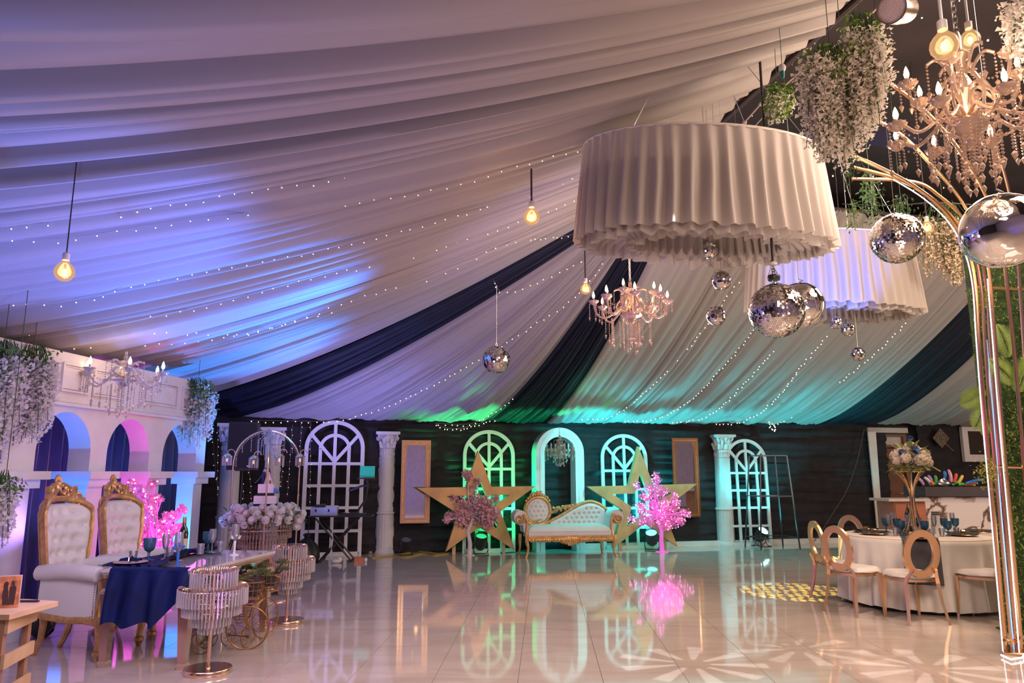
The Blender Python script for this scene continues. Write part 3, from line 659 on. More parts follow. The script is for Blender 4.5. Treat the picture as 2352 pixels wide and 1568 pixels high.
def trike(label, loc, rz, sc=1.0):
    t = thing('tricycle_planter', label, 'planter', loc, rz)
    wb = MB(); wheel(wb, (0, 0, .185), .18, (0, 1, 0)); wb.build('front_wheel', RUST, t)
    for s in (-1, 1): m = MB(); wheel(m, (-.36, s*.11, .095), .09, (0, 1, 0), 6, .005); m.build('rear_wheel', RUST, t)
    fr = MB(); fr.tube([(-.36, -.11, .095), (-.36, .11, .095)], .006, 6)
    for s in (-1, 1): fr.tube([(0, s*.03, .185), (-.02, s*.032, .28), (-.035, s*.02, .40), (-.035, 0, .47)], .007, 6)
    fr.tube([(-.035, 0, .47), (-.03, 0, .54), (.03, 0, .57)], .008, 6)
    fr.tube([(-.035, 0, .40), (-.12, 0, .39), (-.2, 0, .30), (-.24, 0, .16), (-.30, 0, .10), (-.36, 0, .095)], .007, 6)
    fr.tube([(-.035, 0, .37), (-.14, 0, .33), (-.18, 0, .24), (-.25, 0, .20), (-.36, 0, .20), (-.40, 0, .22)], .006, 6)
    fr.tube([(.02+x_, 0, z_) for x_, z_ in scroll(.05, .44, .05, 1.3, 16, -1, 2)], .004, 5)
    fr.tube([(-.06+x_, 0, z_) for x_, z_ in scroll(-.06, .34, .04, 1.3, 16, 1, 0)], .004, 5); fr.build('frame', RUST, t)
    MB().tube([(.03, -.13, .555), (-.01, -.10, .575), (.03, 0, .57), (-.01, .10, .575), (.03, .13, .555)], .006, 6).build('handlebar', RUST, t)
    MB().lathe([(0, .235), (.045, .24), (.05, .25), (0, .258)], (-.20, 0, .12), 12, sx=1.4).build('saddle', RUST, t)
    b = MB(); basket(b, (.02, 0, .58), .10, .14); b.build('front_basket', RUST, t)
    b = MB(); basket(b, (-.33, 0, .34), .09, .10); b.build('rear_basket', RUST, t)
    t.scale = (sc,)*3; return t
tr1 = trike('antique gold tricycle planter between the two crystal lamps, wheel facing camera', PZ(566, 1492, 0), .18, .94)
tr2 = trike('antique gold tricycle planter turned away, behind the nearer tricycle', PZ(607, 1466, 0), 1.2, .94)
def bonsai(loc, label, seed, sc=1.0):
    rr = random.Random(seed); t = thing('bonsai', label, 'plant', loc)
    MB().lathe([(0, 0), (.05, 0), (.066, .05), (.07, .085), (.06, .085), (0, .075)], n=14).build('pot', mat('dark_pot', (.03, .022, .022), .5), t)
    tk = MB(); pads = []
    for k in range(4):
        a = rr.uniform(0, 6.28); L = rr.uniform(.05, .13); q = Vector((L*cos(a), L*sin(a)*.7, .13+rr.uniform(0, .07)))
        tk.tube([(0, 0, .08), (q.x*.3+.02, q.y*.3, .11), (q.x*.8, q.y*.8, q.z-.02), q], [.012, .010, .007, .004], 6); pads.append(q)
    tk.build('trunk', mat('bonsai_bark', (.06, .03, .025), .8), t)
    nd = MB()
    for q in pads:
        for _ in range(260):
            d = Vector((rr.gauss(0, 1), rr.gauss(0, 1), abs(rr.gauss(0, 1))*.7)).normalized(); p = q+Vector((d.x*.062, d.y*.055, d.z*.034))*rr.uniform(.6, 1)
            e = Vector((rr.uniform(-1, 1), rr.uniform(-1, 1), rr.uniform(-.3, 1))).normalized()*.02; sd = e.cross(d).normalized()*.0028
            nd.add([p-sd, p+sd, p+e+sd*.3, p+e-sd*.3], [(0, 1, 2, 3)])
    stuff(nd.build('needles', mat('bonsai_green', (.10, .11, .025), .7, var=.45, scale=18), t, smooth=False)); t.scale = (sc,)*3
Mx = Matrix.Translation(tr1.location) @ Matrix.Rotation(.18, 4, 'Z') @ Matrix.Scale(.94, 4)
bonsai(Mx @ Vector((.02, 0, .47)), 'bonsai in the near tricycle front basket', 1, .95)
bonsai(Mx @ Vector((-.33, 0, .265)), 'small bonsai low in the near tricycle rear basket', 4, .8)
Mx = Matrix.Translation(tr2.location) @ Matrix.Rotation(1.2, 4, 'Z') @ Matrix.Scale(.94, 4)
bonsai(Mx @ Vector((.02, 0, .475)), 'wide spreading bonsai in the far tricycle front basket', 2, 1.05)
# ================================================================ wooden stand, photo and pen at bottom left
ws = thing('wooden_stand', 'pale wood slatted crate stand cut off at bottom left corner', 'stand', (-2.72, 4.02, 0), 0)
PT = .645
tp = [PZ(-160, 1440, PT), PZ(25, 1409, PT), PZ(134, 1382, PT), PZ(118, 1377, PT), PZ(-160, 1377, PT)]
o = Vector((-2.72, 4.02, 0)); tl = [(p-o) for p in (PZ(-200, 1412, PT), PZ(22, 1411, PT), PZ(134, 1380, PT), PZ(60, 1375, PT), PZ(-200, 1375, PT))]
MB().slab([(p.x, p.y) for p in tl], PT-.03, PT).build('top_board', WOOD, ws, smooth=False)
c1 = tl[1]+Vector((-.03, .03, 0)); c2 = tl[2]+Vector((-.12, -.02, 0)); dv = (c2-c1); dv.z = 0
L_ = dv.length; an = atan2(dv.y, dv.x); mid = c1+dv*.5
for k, z in enumerate((PT-.075, PT-.27, PT-.46, PT-.60)):
    MB().box((mid.x, mid.y, z), (L_, .018, .075), an).build('slat', WOOD, ws, smooth=False)
    MB().box((c1.x-.40, c1.y+.01, z), (.80, .018, .075), 0).build('slat', WOOD, ws, smooth=False)
nx = Vector((-dv.y, dv.x, 0)).normalized()*.03
for q in (c1+nx+dv*.06, c2+nx-dv*.10, c1+Vector((-.75, .04, 0))): MB().box((q.x, q.y, (PT-.03)/2), (.05, .035, PT-.03), an).build('post', WOODD if 0 else mat('shaded_side_wood', (.42, .22, .12), .6, var=.12), ws, smooth=False)  # posts use a darker copy of the wood, shade put into the colour
ph = thing('photo_card', 'orange toned photo card of a couple standing on wooden stand', 'photograph', PZ(18, 1396, PT), .42)
MB().box((0, 0, .095), (.115, .008, .19)).build('card', mat('card_edge', (.72, .5, .36), .6), ph, smooth=False)
MB().box((0, -.005, .095), (.105, .003, .18)).build('print', mat('print_orange', (.60, .22, .09), .5, var=.5, scale=30), ph, smooth=False)
cu = MB(); cu.k = 0
def flatpoly(mb, pts, y0=-.0085, y1=-.006): mb.prism(pts, y0, y1)
flatpoly(cu, [(-.03, .02), (.0, .02), (-.005, .09), (-.012, .13), (-.028, .13), (-.036, .08)]); flatpoly(cu, [(-.03, .125), (-.01, .125), (-.008, .148), (-.02, .158), (-.032, .145)])
flatpoly(cu, [(.0, .02), (.03, .02), (.034, .12), (.02, .135), (.0, .125)]); flatpoly(cu, [(.004, .135), (.022, .135), (.022, .157), (.008, .16)])
cu.build('couple_print', mat('print_dark', (.07, .035, .03), .5), ph, smooth=False)
q = PZ(63, 1380, PT+.008); pn = thing('pen', 'dark pen lying on the wooden stand', 'pen', q, .05)
MB().tube([(-.075, 0, 0), (.06, 0, 0), (.075, 0, 0)], [.006, .007, .003], 8).build('barrel', mat('dark_purple_plastic', (.03, .02, .05), .3), pn)
# black bag dropped behind the throne
bg = tag(MB().grid(lambda a, b: AL(-.12, -.13, .12)+Vector((.12*cos(2*pi*a)*sin(pi*b)*(1+.2*noise.noise(Vector((a*5, b*5, 0)))), .10*sin(2*pi*a)*sin(pi*b), -.12*cos(pi*b)*(1+.15*noise.noise(Vector((a*6, b*4, 3)))))), 20, 12).build('black_bag', BLK), 'small crumpled black bag on floor behind first throne', 'bag')
# ================================================================ along the back wall
PPM = lambda q: None
def wthing(name, label, cat, px, py, dz=0, group=None, rz=None, wmax=99):
    p = PZ(px, py, 0); u_, w_ = RI(p.x, p.y)
    if w_ > wmax: g = PW(px, 1085, wmax); p = g
    p = Vector(p); p.z = dz; return thing(name, label, cat, p, A_ if rz is None else rz, group)
COLW = mat('column_white', (.74, .70, .68), .55, var=.05)
def column(label, loc, sc=1.0, H_=2.17):
    t = thing('classical_column', label, 'column', loc, A_, None)
    prof = [(.19, 0), (.19, .05), (.178, .07)]
    MB().lathe(prof+[(.172, .085)], n=32).build('base', COLW, t)
    MB().lathe([(.172, .085), (.170, .70), (.172, .705)], n=80, flute=.018, fn=20).build('fluted_drum', COLW, t)
    MB().lathe([(.172, .70), (.188, .71), (.188, .735), (.172, .745), (.166, .75)], n=32).build('band', COLW, t)
    MB().lathe([(.166, .75), (.155, H_-.50)], n=32).build('shaft', COLW, t)
    m = MB().lathe([(.155, H_-.50), (.163, H_-.495), (.163, H_-.48), (.152, H_-.47), (.152, H_-.34), (.162, H_-.33), (.162, H_-.315), (.15, H_-.305)], n=32)
    for k in range(22): a = 2*pi*k/22; m.ball((.152*cos(a), .152*sin(a), H_-.405), (.014, .014, .045), 6, 6)
    m.build('neck_ring', COLW, t)
    cp = MB().lathe([(.145, H_-.31), (.15, H_-.20), (.19, H_-.07), (.17, H_-.06)], n=24)
    for k in range(8):
        a = 2*pi*k/8; c, s = cos(a), sin(a)
        for (w_, z0, rr_) in ((.045, H_-.30, .158), (.035, H_-.22, .166)):
            a2 = a+(.39 if z0 > H_-.25 else 0); c2, s2 = cos(a2), sin(a2)
            pts = [Vector((rr_*c2, rr_*s2, z0)), Vector(((rr_+.015)*c2, (rr_+.015)*s2, z0+.07)), Vector(((rr_+.055)*c2, (rr_+.055)*s2, z0+.12)), Vector(((rr_+.06)*c2, (rr_+.06)*s2, z0+.095))]
            cp.tube(pts, [.035, .035, .024, .012], 6, sq=(.35, 1))
    for k in range(4):
        a = pi/4+pi/2*k; c, s = cos(a), sin(a)
        cp.tube([Vector(((.205+x_)*c, (.205+x_)*s, H_-.085+z_)) for x_, z_ in scroll(0, 0, .05, 1.4, 14, -1, pi)], .018, 6)
    for k in range(4): a = pi/2*k; cp.ball((.19*cos(a), .19*sin(a), H_-.06), .032, 8, 6)
    cp.build('leaf_capital', COLW, t)
    MB().box((0, 0, H_-.025), (.44, .44, .05), 0).box((0, 0, H_-.055), (.38, .38, .02)).build('abacus', COLW, t, smooth=False)
    t.scale = (sc,)*3; return t
column('white fluted column beside the black speaker, next to the arcade end', Vector((PY(528, 1085, 12.5).x, 12.5, 0)), 1.0, 2.26)
c2_ = column('white column standing behind the cake arch', PY(625, 1085, 13.45)*Vector((1, 1, 0)) if 0 else Vector((PY(625, 1085, 13.45).x, 13.45, 0)), 1.0, 2.25)
column('white fluted column between laptop table and left gold mirror', PZ(882, 1270), 1.0, 2.20)
column('turquoise lit fluted column right of the pink blossom tree', PZ(1668, 1252), 1.0, 2.22)
# ---- arched trellis frames
def frame_win(label, px, py, wd=1.06):
    t = wthing('arched_window_frame', label, 'window frame', px, py, 0, wmax=13.80); t.rotation_euler = (-.025, 0, A_)
    k = wd/580; Y0, Y1 = -.02, .02
    def q(x, y): return ((x-1268)*k, (1430-y)*k)
    th = 38*k; HW = 290*k-th/2; zs = (1430-400)*k
    out = MB(); pts = [(-HW, th/2), (-HW, zs)]+arc(0, zs, HW, pi, 0, 28, (400-125)*k-th/2)[1:-1]+[(HW, zs), (HW, th/2)]
    out.strip([(-HW, 0)]+pts[1:-1]+[(HW, 0)], th, Y0, Y1); out.box((0, 0, th/2), (HW*2, .04, th)); out.build('outer_frame', WHITE, t, smooth=False)
    r = 140*k; xm = 138*k; y0, y1 = -.016, .016
    MB().strip(arc(0, zs-.02, r, pi, 0, 20), th*.85, y0, y1).build('inner_arch', WHITE, t, smooth=False)
    b0 = 545; zt = q(0, b0)[1]
    for x in (-xm, xm): MB().strip([(x, th), (x, zs)], th*.85, y0, y1).build('upright_bar', WHITE, t, smooth=False)
    MB().strip([(0, th), (0, (1430-150)*k)], th*.85, y0-.002, y1+.002).build('upright_bar', WHITE, t, smooth=False)
    for yb in (550, 763, 975, 1195): MB().strip([(-HW, (1430-yb)*k), (HW, (1430-yb)*k)], th*.75, y0-.001, y1+.001).build('cross_bar', WHITE, t, smooth=False)
    for s in (-1, 1): MB().strip([(0, (1430-530)*k), (s*225*k, (1430-268)*k)], th*.85, y0+.001, y1-.001).build('diagonal_bar', WHITE, t, smooth=False)
    return t
frame_win('white arched trellis frame behind the laptop table', 767, 1268)
frame_win('green lit white arched trellis frame behind the left star', 1124, 1260, 1.0)
frame_win('turquoise lit white arched trellis frame behind the right star', 1436, 1256, .98)
frame_win('white arched trellis frame partly hidden by right hand column', 1717, 1251, .95)
# ---- open archway in the middle
t = wthing('archway_frame', 'thick white open archway behind the chaise holding small chandelier', 'arch', 1287, 1263, wmax=13.52)
k_ = 1/125.; HW = .475; zs = 1.82; th = .17
pts = [(-HW+th/2, 0), (-HW+th/2, zs)]+arc(0, zs, HW-th/2, pi, 0, 28)[1:-1]+[(HW-th/2, zs), (HW-th/2, 0)]
MB().strip(pts, th, 0, .32).build('arch_body', WHITE, t, sharp=.5)
MB().strip([(p[0]*.985, p[1]) for p in pts], .03, -.006, .0).build('face_edge', WHITE, t, sharp=.5)
# ---- mirrors with gold frames
MIRR = mat('mirror', (.80, .80, .82), .02, 1, var=0)
def mirror(label, pl, pr, pt_, pb, lean=.03):
    a = PW(pl, pb, 13.82); b = PW(pr, pb, 13.82); tp_ = PW(pl, pt_, 13.82); wd = (b-a).length; z0 = (a.z+b.z)/2; ht = tp_.z-a.z
    t = thing('wall_mirror', label, 'mirror', ((a.x+b.x)/2, (a.y+b.y)/2, z0), A_); h = wd/2
    for (o_, i_, y, m) in ((0, .035, -.03, GOLD), (.035, .055, -.012, GOLDP), (.055, .095, -.022, GOLD)):
        MB().ring([(-h+o_, o_), (h-o_, o_), (h-o_, ht-o_), (-h+o_, ht-o_)], [(-h+i_, i_), (h-i_, i_), (h-i_, ht-i_), (-h+i_, ht-i_)], y, .02).build('frame_moulding', m, t, smooth=False)
    MB().box((0, .005, ht/2), (wd-.18, .006, ht-.18)).build('mirror_glass', MIRR, t, smooth=False)
    return t
mirror('tall gold framed mirror left of the left star', 918, 986, 1010, 1201)
mirror('tall gold framed mirror between right star and turquoise column', 1548, 1609, 1005, 1187)
# ---- big wooden stars
STAR = mat('gold_brushed_wood', (.62, .36, .15), .38, .25, var=.22, scale=3, bump=.1)
def star(label, pts_px, foot_py, depth=.10):
    q = PZ(sum(p[0] for p in pts_px)/5, foot_py, 0); w0 = min(RI(q.x, q.y)[1], 13.42)
    P = [PW(px, py, w0) for px, py in pts_px]; U = [RI(p.x, p.y)[0] for p in P]; uc = sum(U)/5
    t = thing('star', label, 'star', RM(uc, w0, 0), A_)
    O = [(u-uc, p.z) for u, p in zip(U, P)]                       # top, right, lower right, lower left, left
    def inter(a, b, c, d):
        x1, y1 = a; x2, y2 = b; x3, y3 = c; x4, y4 = d; D = (x1-x2)*(y3-y4)-(y1-y2)*(x3-x4)
        return (((x1*y2-y1*x2)*(x3-x4)-(x1-x2)*(x3*y4-y3*x4))/D, ((x1*y2-y1*x2)*(y3-y4)-(y1-y2)*(x3*y4-y3*x4))/D)
    T, Rr, BR, BL, Lf = O; inn = [inter(T, BR, Lf, Rr), inter(T, BR, Rr, BL), inter(Rr, BL, BR, Lf), inter(BR, Lf, BL, T), inter(BL, T, Lf, Rr)]
    outl = []
    for i in range(5): outl += [O[i], inn[i]]
    cx = sum(p[0] for p in inn)/5; cz = sum(p[1] for p in inn)/5
    hole = [(cx+(x-cx)*.54, cz+(z-cz)*.54) for x, z in outl]
    MB().ring(outl, hole, -depth/2, depth/2).build('star_frame', STAR, t, smooth=False)
    for s in (-.42, .5): MB().box((s, .14, .14), (.06, .04, .28)).build('prop', WOOD, t, smooth=False)
    return t
star('large wooden gold star at left, behind the pale blossom tree', [(1097, 1035), (1229, 1116), (1182, 1263), (1023, 1266), (958, 1120)], 1266)
star('large wooden gold star at right, behind the glowing pink tree', [(1464, 1025), (1598, 1111), (1554, 1254), (1406, 1258), (1346, 1117)], 1257)
# ---- chaise longue, outlines in local metres: x along, z up
cs = wthing('chaise_longue', 'cream buttoned chaise longue with carved gold frame', 'sofa', 1300, 1276); cs.rotation_euler = (0, 0, A_*.55)
CS = 1050.0
def q(x, y): return ((x-1130)/CS, (1400-y)/CS)
SEAT = mat('cream_fabric', (.72, .68, .66), .8, var=.04)
def seatf(a, b):
    x = -.72+a*1.49; y = -.30+.58*b; e = min(a*2.2, (1-a)*2.2, b, 1-b); return Vector((x, y, .44+.10*min(1, e*6)**.5))
MB().grid(seatf, 40, 20).box((.025, -.01, .40), (1.48, .56, .11)).build('seat_cushion', SEAT, cs)
MB().box((.03, -.30, .345), (1.52, .05, .05)).box((.03, .27, .345), (1.5, .05, .05)).build('seat_rail', GOLDP, cs, smooth=False)
cv = MB(); rr = random.Random(2)
for k in range(46):
    x = -.70+1.47*k/45; d = abs(x-.03); dep = .028+.05*math.exp(-(d/.16)**2)+.012*abs(sin(k*.8)); cv.ball((x, -.32, .315-dep*.4), (.026, .018, dep), 6, 5)
    if k % 2: cv.tube([Vector((x+a_, -.335, .30+b_)) for a_, b_ in scroll(0, -.01, .026, 1.2, 8, 1 if k % 4 == 1 else -1, k)], .008, 5)
cv.build('carved_apron', GOLDP, cs)
cx, cz = q(640, 590); rx, rz = 255/CS, 272/CS
ov = MB().tube([(cx+rx*cos(2*pi*k/48)*.93, .20, cz+rz*sin(2*pi*k/48)*.93) for k in range(48)], .030, 10, True); ov.tube([(cx+rx*cos(2*pi*k/48), .215, cz+rz*sin(2*pi*k/48)) for k in range(48)], .018, 8, True)
ov.build('oval_back_frame', GOLDP, cs)
def ofn(a, b):
    an = 2*pi*a; r = 1-b; return (cx+(rx-.03)*r*cos(an)*.92, .20, cz+(rz-.03)*r*sin(an)*.92), (0, -1, 0)
def disc_tuft(cx, cz, rx, rz, y, btn, dep, puff, nr=26, na=56):
    def f(a, b):
        an = 2*pi*a; r = 1-b; x = cx+rx*r*cos(an); z = cz+rz*r*sin(an); d = puff*(1-r**4)
        for (bx_, bz_) in btn: d -= dep*math.exp(-((x-bx_)**2+(z-bz_)**2)/(.018**2))
        return Vector((x, y-d, z))
    return MB().grid(f, na, nr, cu=True)
btn = [q(x, y) for x, y in ((540, 435), (628, 435), (718, 435), (498, 515), (588, 515), (678, 515), (768, 515), (465, 605), (548, 600), (640, 600), (730, 600), (808, 595), (510, 690), (600, 690), (688, 680), (775, 675))]
disc_tuft(cx, cz, rx*.86, rz*.88, .20, btn, .03, .04).build('oval_cushion', SEAT, cs, sharp=3)
bm = MB()
for x, z in btn: bm.ball((x, .165, z), .007, 6, 4)
cr = MB()
for s in (-1, 1):
    for (dx, dz, r, a0) in ((.05, .30, .045, 1), (.11, .265, .04, 2), (.16, .225, .03, 0)): cr.tube([(cx+s*(dx+x_), .20, cz+dz+z_) for x_, z_ in scroll(0, 0, r, 1.2, 12, s, a0)], .014, 6)
for k in range(11): a = -.9+.18*k; cr.ball((cx+.27*sin(a), .19, cz+.285*cos(a)), (.022, .018, .024), 6, 5)
cr.ball((cx, .19, cz+.32), (.035, .022, .035), 8, 6); cr.build('carved_crest', GOLDP, cs)
pth = [q(x, y) for x, y in ((430, 790), (520, 850), (640, 862), (760, 840), (880, 780), (1080, 680), (1260, 575), (1420, 490), (1560, 435), (1660, 420), (1760, 440), (1850, 480), (1930, 540), (1985, 600))]
def smooth_path(p, n=4):
    out = []
    for i in range(len(p)-1):
        a, b, c, d = p[max(i-1, 0)], p[i], p[i+1], p[min(i+2, len(p)-1)]
        for k in range(n):
            t_ = k/n; out.append(tuple(.5*((2*b[j])+(-a[j]+c[j])*t_+(2*a[j]-5*b[j]+4*c[j]-d[j])*t_*t_+(-a[j]+3*b[j]-3*c[j]+d[j])*t_**3) for j in range(len(b))))
    out.append(tuple(p[-1])); return out
sp_ = smooth_path(pth)
sw = MB().tube([(x, .19, z) for x, z in sp_], .028, 8); sw.tube([(x, .20, z-.035) for x, z in sp_[14:]], .014, 6); sw.build('swept_back_rail', GOLDP, cs)
lo = smooth_path([q(x, y) for x, y in ((870, 800), (1080, 700), (1260, 600), (1420, 515), (1560, 465), (1660, 450), (1760, 470), (1850, 510), (1930, 570))], 5)
def topz(x):
    for i in range(len(lo)-1):
        if lo[i][0] <= x <= lo[i+1][0]: f = (x-lo[i][0])/(lo[i+1][0]-lo[i][0]+1e-9); return lo[i][1]*(1-f)+lo[i+1][1]*f
    return lo[0][1] if x < lo[0][0] else lo[-1][1]
b2 = [q(x, y) for x, y in [(1570, 560), (1665, 555), (1765, 555), (1330, 650), (1425, 645), (1520, 640), (1615, 640), (1710, 640), (1810, 640), (1180, 735), (1275, 725), (1372, 725), (1475, 725), (1570, 725), (1663, 725), (1760, 725)]+[(1030+98*i, 805) for i in range(8)]]
def bk(a, b):
    x = lo[0][0]+(lo[-1][0]-lo[0][0])*a; z0 = .50; z = z0+(topz(x)-z0)*b; e = min(a*1.5+.05, (1-a)*2+.1, b+.05, 1.02-b); d = .045*min(1, e*8)**.5
    for (bx_, bz_) in b2: d -= .03*math.exp(-((x-bx_)**2+(z-bz_)**2)/(.02**2))
    return Vector((x, .20-d, z))
MB().grid(bk, 110, 44).build('swept_cushion', SEAT, cs, sharp=3)
for x, z in b2: bm.ball((x, .165, z), .007, 6, 4)
stuff(bm.build('buttons', SEAT, cs))
fl = MB(); rr = random.Random(4)
for k in range(34):
    f = k/33; x = q(910+480*f, 0)[0]; z = q(0, 585-95*f)[1]; fl.ball((x+rr.uniform(-.01, .01), .19, z+rr.uniform(-.05, .05)*(1-.6*f)), (.024, .018, .026), 6, 5)
    if k % 2: fl.tube([(x+x_, .18, z+z_) for x_, z_ in scroll(0, rr.uniform(-.04, .04)*(1-.6*f), .026, 1.2, 8, 1, k)], .008, 5)
fl.build('carved_spray', GOLDP, cs)
MB().tube([(x, .185, z) for x, z in [q(x, y) for x, y in ((560, 810), (620, 770), (680, 740), (715, 750), (700, 785))]], [.03, .028, .022, .016, .01], 8).build('carved_shell', GOLDP, cs)
for s, ax_ in ((-1, q(245, 0)[0]), (1, q(2050, 0)[0])):
    az = q(0, 690)[1]; sgn = -s
    def roll(a, b, s=s, ax_=ax_):
        an = pi*(-.15+1.35*a) if s < 0 else pi*(1.15-1.35*a); return Vector((ax_+s*0+.12*cos(an if s < 0 else an), -.27+.52*b, az+.125*sin(an)))
    ar_ = MB(); N = 20
    outer = [(ax_+.115*cos(2*pi*k/28), az+.125*sin(2*pi*k/28)) for k in range(28)]
    ar_.prism(outer, -.25, .24); ar_.prism([(ax_-s*.02, az+.05), (ax_-s*.115, az), (ax_-s*.15, .42), (ax_-s*.06, .42)][::s], -.25, .24)
    ar_.build('rolled_arm', SEAT, cs, sharp=.6)
    g = MB(); g.tube([(ax_+x_*s, -.27, az-.02+z_) for x_, z_ in scroll(.02, 0, .085, 1.5, 26, 1, 2.4)], [.024]*8+[.018]*19, 6)
    g.tube([(ax_-s*.05, -.27, az+.06), (ax_-s*.115, -.27, az-.06), (ax_-s*.105, -.27, az-.20), (ax_-s*.09, -.28, .36)], [.028, .022, .026, .03], 8); g.build('arm_scroll', GOLDP, cs)
    xl = -s*0+ (q(355, 0)[0] if s < 0 else q(1985, 0)[0])
    MB().tube([(xl, -.28, .37), (xl+s*.005, -.29, .27), (xl-s*.02, -.285, .17), (xl-s*.005, -.28, .07), (xl+s*.03, -.30, 0)], [.036, .036, .024, .018, .026], 8).build('leg', GOLDP, cs)
    xl = q(300, 0)[0] if s < 0 else q(1870, 0)[0]
    MB().tube([(xl, .22, .37), (xl, .23, .24), (xl+s*.0, .24, .12), (xl+s*.02, .27, 0)], [.03, .028, .02, .018], 8).build('leg', GOLDP, cs)
# ---- blossom trees
def blossom_tree(name, label, loc, ctrs, trunk, m_pet, m_trunk, n_per, seed, glow=None, base_r=.12, fs=.020):
    rr = random.Random(seed); t = thing(name, label, 'tree', loc, 0)
    tk = MB().tube(trunk, [.045-.018*i/(len(trunk)-1) for i in range(len(trunk))], 8); tipc = Vector(trunk[-1])
    for (x, y, z, r) in ctrs:
        c = Vector((x, y, z)); m_ = tipc.lerp(c, .5)+Vector((rr.uniform(-.05, .05), rr.uniform(-.05, .05), -.04)); tk.tube([tipc+Vector((0, 0, -.08)), m_, c], [.018, .011, .005], 6)
        for _ in range(4):
            d = Vector((rr.gauss(0, 1), rr.gauss(0, 1), rr.gauss(0, 1))).normalized(); tk.tube([m_.lerp(c, .6), c+d*r*.8], [.007, .003], 5)
    tk.build('trunk', m_trunk, t)
    MB().lathe([(0, 0), (base_r, 0), (base_r, .012), (0, .02)], n=24).build('foot_plate', m_trunk, t)
    pb = MB(); gb = MB()
    for (x, y, z, r) in ctrs:
        for _ in range(int(n_per*6.0*(r/.15)**1.6)):
            d = Vector((rr.gauss(0, 1), rr.gauss(0, 1), rr.gauss(0, 1))).normalized()*r*rr.uniform(.35, 1.0); c = Vector((x, y, z))+d
            nrm = Vector((rr.gauss(0, 1), rr.gauss(0, 1)-.6, rr.gauss(0, 1))).normalized(); u = nrm.orthogonal().normalized(); v = nrm.cross(u); a0 = rr.uniform(0, 6); s_ = fs*rr.uniform(.8, 1.3)
            for k in range(5):
                a = a0+2*pi*k/5; e = u*cos(a)+v*sin(a); g_ = u*cos(a+.5)+v*sin(a+.5); h_ = u*cos(a-.5)+v*sin(a-.5)
                pb.add([c, c+g_*s_*.8+nrm*s_*.25, c+e*s_*1.25+nrm*s_*.5, c+h_*s_*.8+nrm*s_*.25], [(0, 1, 2, 3)])
            if glow and rr.random() < .14: gb.ball(c+nrm*s_*.5, .0075, 5, 4)
    stuff(pb.build('blossoms', m_pet, t, smooth=False))
    if glow: stuff(gb.build('tiny_lamps', glow, t))
    return t
PGL = mat('pink_spark', (1, .8, .95), .3, em=(1, .55, .9), es=6)
PTRUNK = mat('pink_lit_trunk', (.85, .25, .75), .6, em=(.9, .12, .75), es=.35, var=.15)  # pink light on the trunk is put into its colour and glow
def ctrs_from(px_list, base_px, base_py, pm, yv=.12, seed=1):
    b = PZ(base_px, base_py, 0); rr = random.Random(seed); out = []
    for (x, y, r) in px_list:
        p = PY(x, y, b.y); out.append((p.x-b.x, rr.uniform(-yv, yv), p.z, r/pm))
    return b, out
b, c = ctrs_from([(1075, 1092, 14), (1080, 1120, 16), (1060, 1130, 10), (1098, 1105, 9), (1040, 1142, 14), (1025, 1145, 9), (1062, 1165, 26), (1090, 1150, 22), (1113, 1160, 26), (1125, 1178, 24), (1095, 1182, 26), (1060, 1190, 22), (1035, 1185, 14), (1028, 1193, 8), (1140, 1145, 8), (1072, 1210, 14), (1120, 1200, 16), (1136, 1190, 12)], 1078, 1275, 127)
blossom_tree('blossom_tree', 'pale pink artificial blossom tree standing before left star', b, c, [(0, 0, 0), (.01, 0, .2), (-.03, 0, .42), (.05, 0, .62), (.03, 0, .78)], PALEP, mat('white_bark', (.75, .65, .62), .7), 42, 3, fs=.021)
b, c = ctrs_from([(1505, 1090, 9), (1510, 1105, 12), (1490, 1120, 14), (1462, 1115, 10), (1510, 1128, 20), (1525, 1130, 12), (1480, 1140, 12), (1500, 1150, 20), (1525, 1160, 22), (1467, 1160, 12), (1475, 1170, 18), (1497, 1180, 22), (1550, 1138, 9), (1548, 1150, 12), (1556, 1155, 9), (1545, 1175, 20), (1570, 1175, 12), (1584, 1182, 9), (1453, 1192, 10), (1470, 1200, 12), (1490, 1198, 14), (1525, 1195, 22), (1545, 1200, 18), (1560, 1195, 14), (1530, 1208, 12)], 1521, 1268, 123)
blossom_tree('blossom_tree', 'glowing pink lit blossom tree standing before right star', b, c, [(0, 0, 0), (-.01, 0, .2), (.0, 0, .40), (-.06, 0, .56), (-.06, 0, .75)], PINKP, PTRUNK, 17, 8, PGL, fs=.019)
light('POINT', b+Vector((0, -.25, .8)), (1, .12, .7), 4, size=.3)
bl = Vector((-3.72, 8.15, 0))
def cc(px, py, Yv, r): p = PY(px, py, Yv); return (p.x-bl.x, Yv-bl.y, p.z, r)
c = [cc(300, 1112, 8.1, .06), cc(318, 1125, 8.1, .07), cc(350, 1112, 8.2, .05), cc(362, 1146, 8.2, .06), cc(332, 1150, 8.1, .10), cc(305, 1170, 8.1, .10), cc(340, 1185, 8.1, .11), cc(295, 1200, 8.1, .10), cc(322, 1215, 8.1, .13), cc(352, 1225, 8.2, .12), cc(300, 1250, 8.1, .13), cc(335, 1262, 8.2, .13), cc(372, 1205, 8.2, .07), cc(385, 1190, 8.2, .07), cc(400, 1182, 8.2, .06), cc(418, 1170, 8.2, .05), cc(380, 1230, 8.2, .08), cc(400, 1215, 8.2, .07), cc(418, 1212, 8.2, .05), cc(285, 1225, 8.0, .10), cc(360, 1255, 8.2, .07)]
blossom_tree('blossom_tree', 'glowing pink blossom tree behind the farther throne, by the arcade', bl, c, [(0, 0, 0), (.02, 0, .25), (-.02, 0, .5)], PINKP, PTRUNK, 34, 5, PGL, fs=.021)
